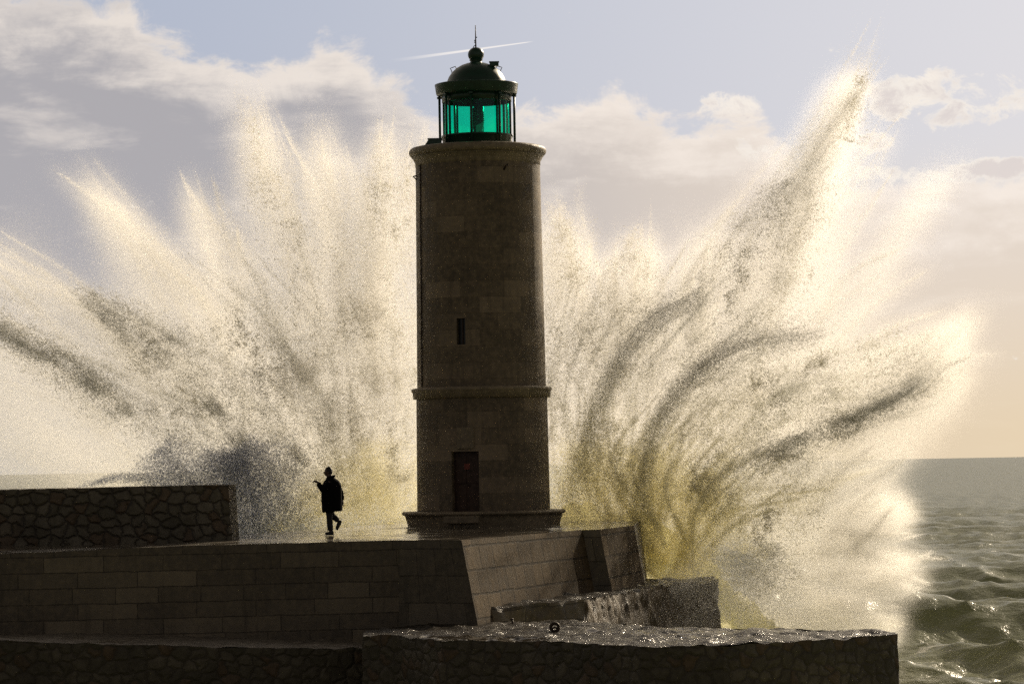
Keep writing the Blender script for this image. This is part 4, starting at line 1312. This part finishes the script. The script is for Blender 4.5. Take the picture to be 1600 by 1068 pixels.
for pts, w, n in (([(890, 760), (890, 560), (880, 360)], [70, 80, 50], 12), ([(960, 760), (980, 560), (1000, 390)], [80, 90, 40], 13), ([(1060, 760), (1120, 600), (1210, 520)], [90, 100, 70], 16),
                  ([(1100, 620), (1150, 450), (1230, 300)], [70, 60, 26], 9), ([(1180, 640), (1240, 460), (1275, 300)], [60, 50, 24], 8), ([(1180, 720), (1320, 650), (1460, 585)], [60, 50, 22], 12), ([(1180, 620), (1300, 580), (1420, 530)], [70, 60, 30], 8),
                  ([(1160, 900), (1210, 800), (1260, 720)], [80, 80, 60], 10), ([(1320, 220), (1340, 150), (1345, 115)], [26, 20, 12], 2)):
    RJ(pts, w, n * K * 0.6, (0.016, 0.050), 90.8, 0.5, CLEAR, 0.95, 0.95)
fan_rays(Rt, (1060, 860), [(862, 332), (905, 340), (950, 400), (1000, 368), (1060, 430), (1120, 390), (1160, 340), (1240, 278), (1300, 180), (1340, 106), (1345, 140), (1385, 220), (1420, 420), (1505, 495), (1532, 548), (1480, 590), (1430, 640), (1395, 700)], 5, bow0=-0.10)
fan_rays(Rt, (960, 880), [(890, 420), (930, 440), (980, 440), (1040, 470), (1100, 450), (1170, 470), (1200, 540), (1240, 500), (1300, 560), (1360, 600), (1420, 600)], 5, D=(90.3, 91.5), bow0=-0.20, n=2.3, a0=0.02, w0r=(6, 16), tint=GREY * 1.15, vol=False, rr=(0.012, 0.030), lace=0.5, zt=(4.5, 9.0))
fan_rays(Rt, (1020, 930), [(900, 640), (950, 620), (1000, 640), (1050, 640), (1100, 640), (1150, 680), (1200, 700), (1250, 760)], 7, D=(90.3, 91.8), bow0=-0.16, n=3.2, a0=0.0, w0r=(6, 14), tint=FOAM, vol=False, rr=(0.014, 0.034), lace=0.6, zt=(3.5, 8.0), ds=(.9, .5))
fan_rays(Rt, (1150, 900), [(1400, 720), (1425, 795), (1395, 840), (1432, 880), (1400, 930), (1385, 975), (1410, 760), (1405, 905)], 6, D=(92, 94), zt=(-1.0, 2.0))
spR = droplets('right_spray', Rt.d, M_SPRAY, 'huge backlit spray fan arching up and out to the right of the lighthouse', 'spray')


# finest mist as a volume: a density grid made from the same jets
def mist_volume(name, pts, label, vox=0.16, gain=1.0):
    P = np.vstack(pts)
    lo = P.min(0) - 0.5; hi = P.max(0) + 0.5
    lo = np.maximum(lo, (-17.5, 88.6, -0.6)); hi = np.minimum(hi, (17.0, 103, 18.5))
    n = np.ceil((hi - lo) / vox).astype(int); hi = lo + n * vox
    H, _ = np.histogramdd(P, bins=n, range=list(zip(lo, hi)))
    H = H.astype(np.float32)
    H[:3] = H[-3:] = 0; H[:, :3] = H[:, -3:] = 0; H[:, :, :3] = H[:, :, -3:] = 0
    for axis in range(3):
        for _ in range(3):
            H = (np.roll(H, 1, axis) + 2 * H + np.roll(H, -1, axis)) / 4
    H = 6.0 * (1 - np.exp(-H / 6.0))           # thick cores are carried by the droplets
    H[H < 0.02] = 0
    me = bpy.data.meshes.new(name)
    # grid values carried by loose vertices, read back by voxel index
    cnt = int(np.prod(n))
    me.vertices.add(cnt)
    ix = np.indices(tuple(n)).reshape(3, -1).T * vox + lo
    me.vertices.foreach_set('co', ix.astype(np.float32).ravel())
    a = me.attributes.new('dens', 'FLOAT', 'POINT'); a.data.foreach_set('value', (H * gain).ravel())
    o = bpy.data.objects.new(name, me); sc.collection.objects.link(o)
    ng = bpy.data.node_groups.new(name + '_grid', 'GeometryNodeTree')
    ng.interface.new_socket('Geometry', in_out='INPUT', socket_type='NodeSocketGeometry')
    ng.interface.new_socket('Geometry', in_out='OUTPUT', socket_type='NodeSocketGeometry')
    G = NT(ng)
    gi = G.node('NodeGroupInput'); go = G.node('NodeGroupOutput')
    pos_ = G.node('GeometryNodeInputPosition')
    sp3 = G.node('ShaderNodeSeparateXYZ'); G.put(sp3.inputs[0], pos_.outputs[0])
    ii = []
    for k in range(3):
        v = G.math('DIVIDE', G.math('SUBTRACT', sp3.outputs[k], float(lo[k])), vox)
        v = G.math('ROUND', v)
        ii.append(G.math('MINIMUM', G.math('MAXIMUM', v, 0.0), float(n[k] - 1)))
    idx_ = G.math('ADD', G.math('MULTIPLY', G.math('ADD', G.math('MULTIPLY', ii[0], float(n[1])), ii[1]), float(n[2])), ii[2])
    at2 = G.node('GeometryNodeInputNamedAttribute', data_type='FLOAT'); at2.inputs['Name'].default_value = 'dens'
    si = G.node('GeometryNodeSampleIndex', data_type='FLOAT', domain='POINT')
    G.l.new(gi.outputs[0], si.inputs['Geometry']); G.l.new(at2.outputs[0], si.inputs['Value']); G.l.new(idx_, si.inputs['Index'])
    vc = G.node('GeometryNodeVolumeCube')
    G.l.new(si.outputs[0], vc.inputs['Density'])
    vc.inputs['Min'].default_value = tuple(map(float, lo)); vc.inputs['Max'].default_value = tuple(map(float, lo + (n - 1) * vox))
    for k, nm in enumerate(('Resolution X', 'Resolution Y', 'Resolution Z')): vc.inputs[nm].default_value = int(n[k])
    sm = G.node('GeometryNodeSetMaterial'); sm.inputs['Material'].default_value = M_MIST
    G.l.new(vc.outputs[0], sm.inputs[0]); G.l.new(sm.outputs[0], go.inputs[0])
    md = o.modifiers.new('grid', 'NODES'); md.node_group = ng
    me.materials.append(M_MIST)
    print(name, n, H.max(), H[H > 0].mean())
    return tag(o, label, 'mist', kind='stuff')


M_MIST = bpy.data.materials.new('spray_mist'); M_MIST.use_nodes = True; M_MIST.node_tree.nodes.clear()
N = NT(M_MIST.node_tree); out = N.node('ShaderNodeOutputMaterial')
pv = N.node('ShaderNodeVolumePrincipled'); pv.inputs['Color'].default_value = (0.99, 0.98, 0.95, 1); pv.inputs['Anisotropy'].default_value = 0.62
pv.inputs['Density'].default_value = 0.045
N.l.new(pv.outputs[0], out.inputs['Volume'])
mist_volume('left_mist', Lf.m, 'fine bright mist hanging round the left spray fan', gain=MG)
mist_volume('right_mist', Rt.m, 'fine bright mist hanging round the right spray fan', gain=MG)

# solid green water at the root of the burst
M_WALL, N, p, out = new_mat('green_wave_water')
pos = N.node('ShaderNodeNewGeometry').outputs['Position']
sx = N.node('ShaderNodeSeparateXYZ'); N.put(sx.inputs[0], pos)
stv = N.xyz(N.math('MULTIPLY', sx.outputs[0], 3.5), sx.outputs[1], N.math('MULTIPLY', sx.outputs[2], 0.8))
nn = N.noise(stv, 1.2, 7, 0.65, 0.8); nh = N.noise(stv, 5.0, 6, 0.65, 0.5)
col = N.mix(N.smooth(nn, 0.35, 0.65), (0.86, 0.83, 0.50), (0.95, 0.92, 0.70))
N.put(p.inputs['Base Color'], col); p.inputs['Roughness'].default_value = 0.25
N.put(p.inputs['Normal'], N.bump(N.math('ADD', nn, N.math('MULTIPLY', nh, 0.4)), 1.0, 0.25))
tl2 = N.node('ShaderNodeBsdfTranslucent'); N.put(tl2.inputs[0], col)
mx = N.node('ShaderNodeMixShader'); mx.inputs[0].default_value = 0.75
N.l.new(p.outputs[0], mx.inputs[1]); N.l.new(tl2.outputs[0], mx.inputs[2]); N.l.new(mx.outputs[0], out.inputs['Surface'])

# a hump of water thrown up behind the pier: height and depth vary along x
nu, nv = 420, 120
xs = np.linspace((380 - 800) / F * 92, (1300 - 800) / F * 92, nu)
pxs = xs * F / 92 + 800
hp_ = np.interp(pxs, [380, 440, 520, 600, 700, 860, 900, 960, 1040, 1100, 1180, 1300], [2.6, 3.6, 4.5, 4.8, 4.8, 5.0, 5.3, 5.0, 4.5, 3.4, 1.8, 0.2])
tt = np.linspace(-0.15 * math.pi, 1.0 * math.pi, nv)
XX = np.repeat(xs[None], nv, 0)
hh = hp_[None] / 2 + 0.3
ZZ = hh * np.cos(tt)[:, None] + hh - 0.9
YY = 92.9 - 0.9 * np.sin(tt)[:, None] * np.ones_like(XX)
Pw = np.stack([XX, YY, ZZ], -1).reshape(-1, 3)
nz_ = vnoise(Pw * np.array([1.8, 1, 0.4]), 1.2, 5) * 1.6
Pw = Pw + nz_ * np.array([0.5, 0.8, 1.1])
id_ = np.arange(nu * nv).reshape(nv, nu)
qq = np.stack([id_[:-1, :-1], id_[:-1, 1:], id_[1:, 1:], id_[1:, :-1]], -1).reshape(-1, 4)
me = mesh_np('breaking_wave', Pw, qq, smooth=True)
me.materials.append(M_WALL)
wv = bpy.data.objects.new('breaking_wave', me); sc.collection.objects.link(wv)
tag(wv, 'yellow green mass of water rising behind the pier at the root of the spray', 'wave', kind='stuff')
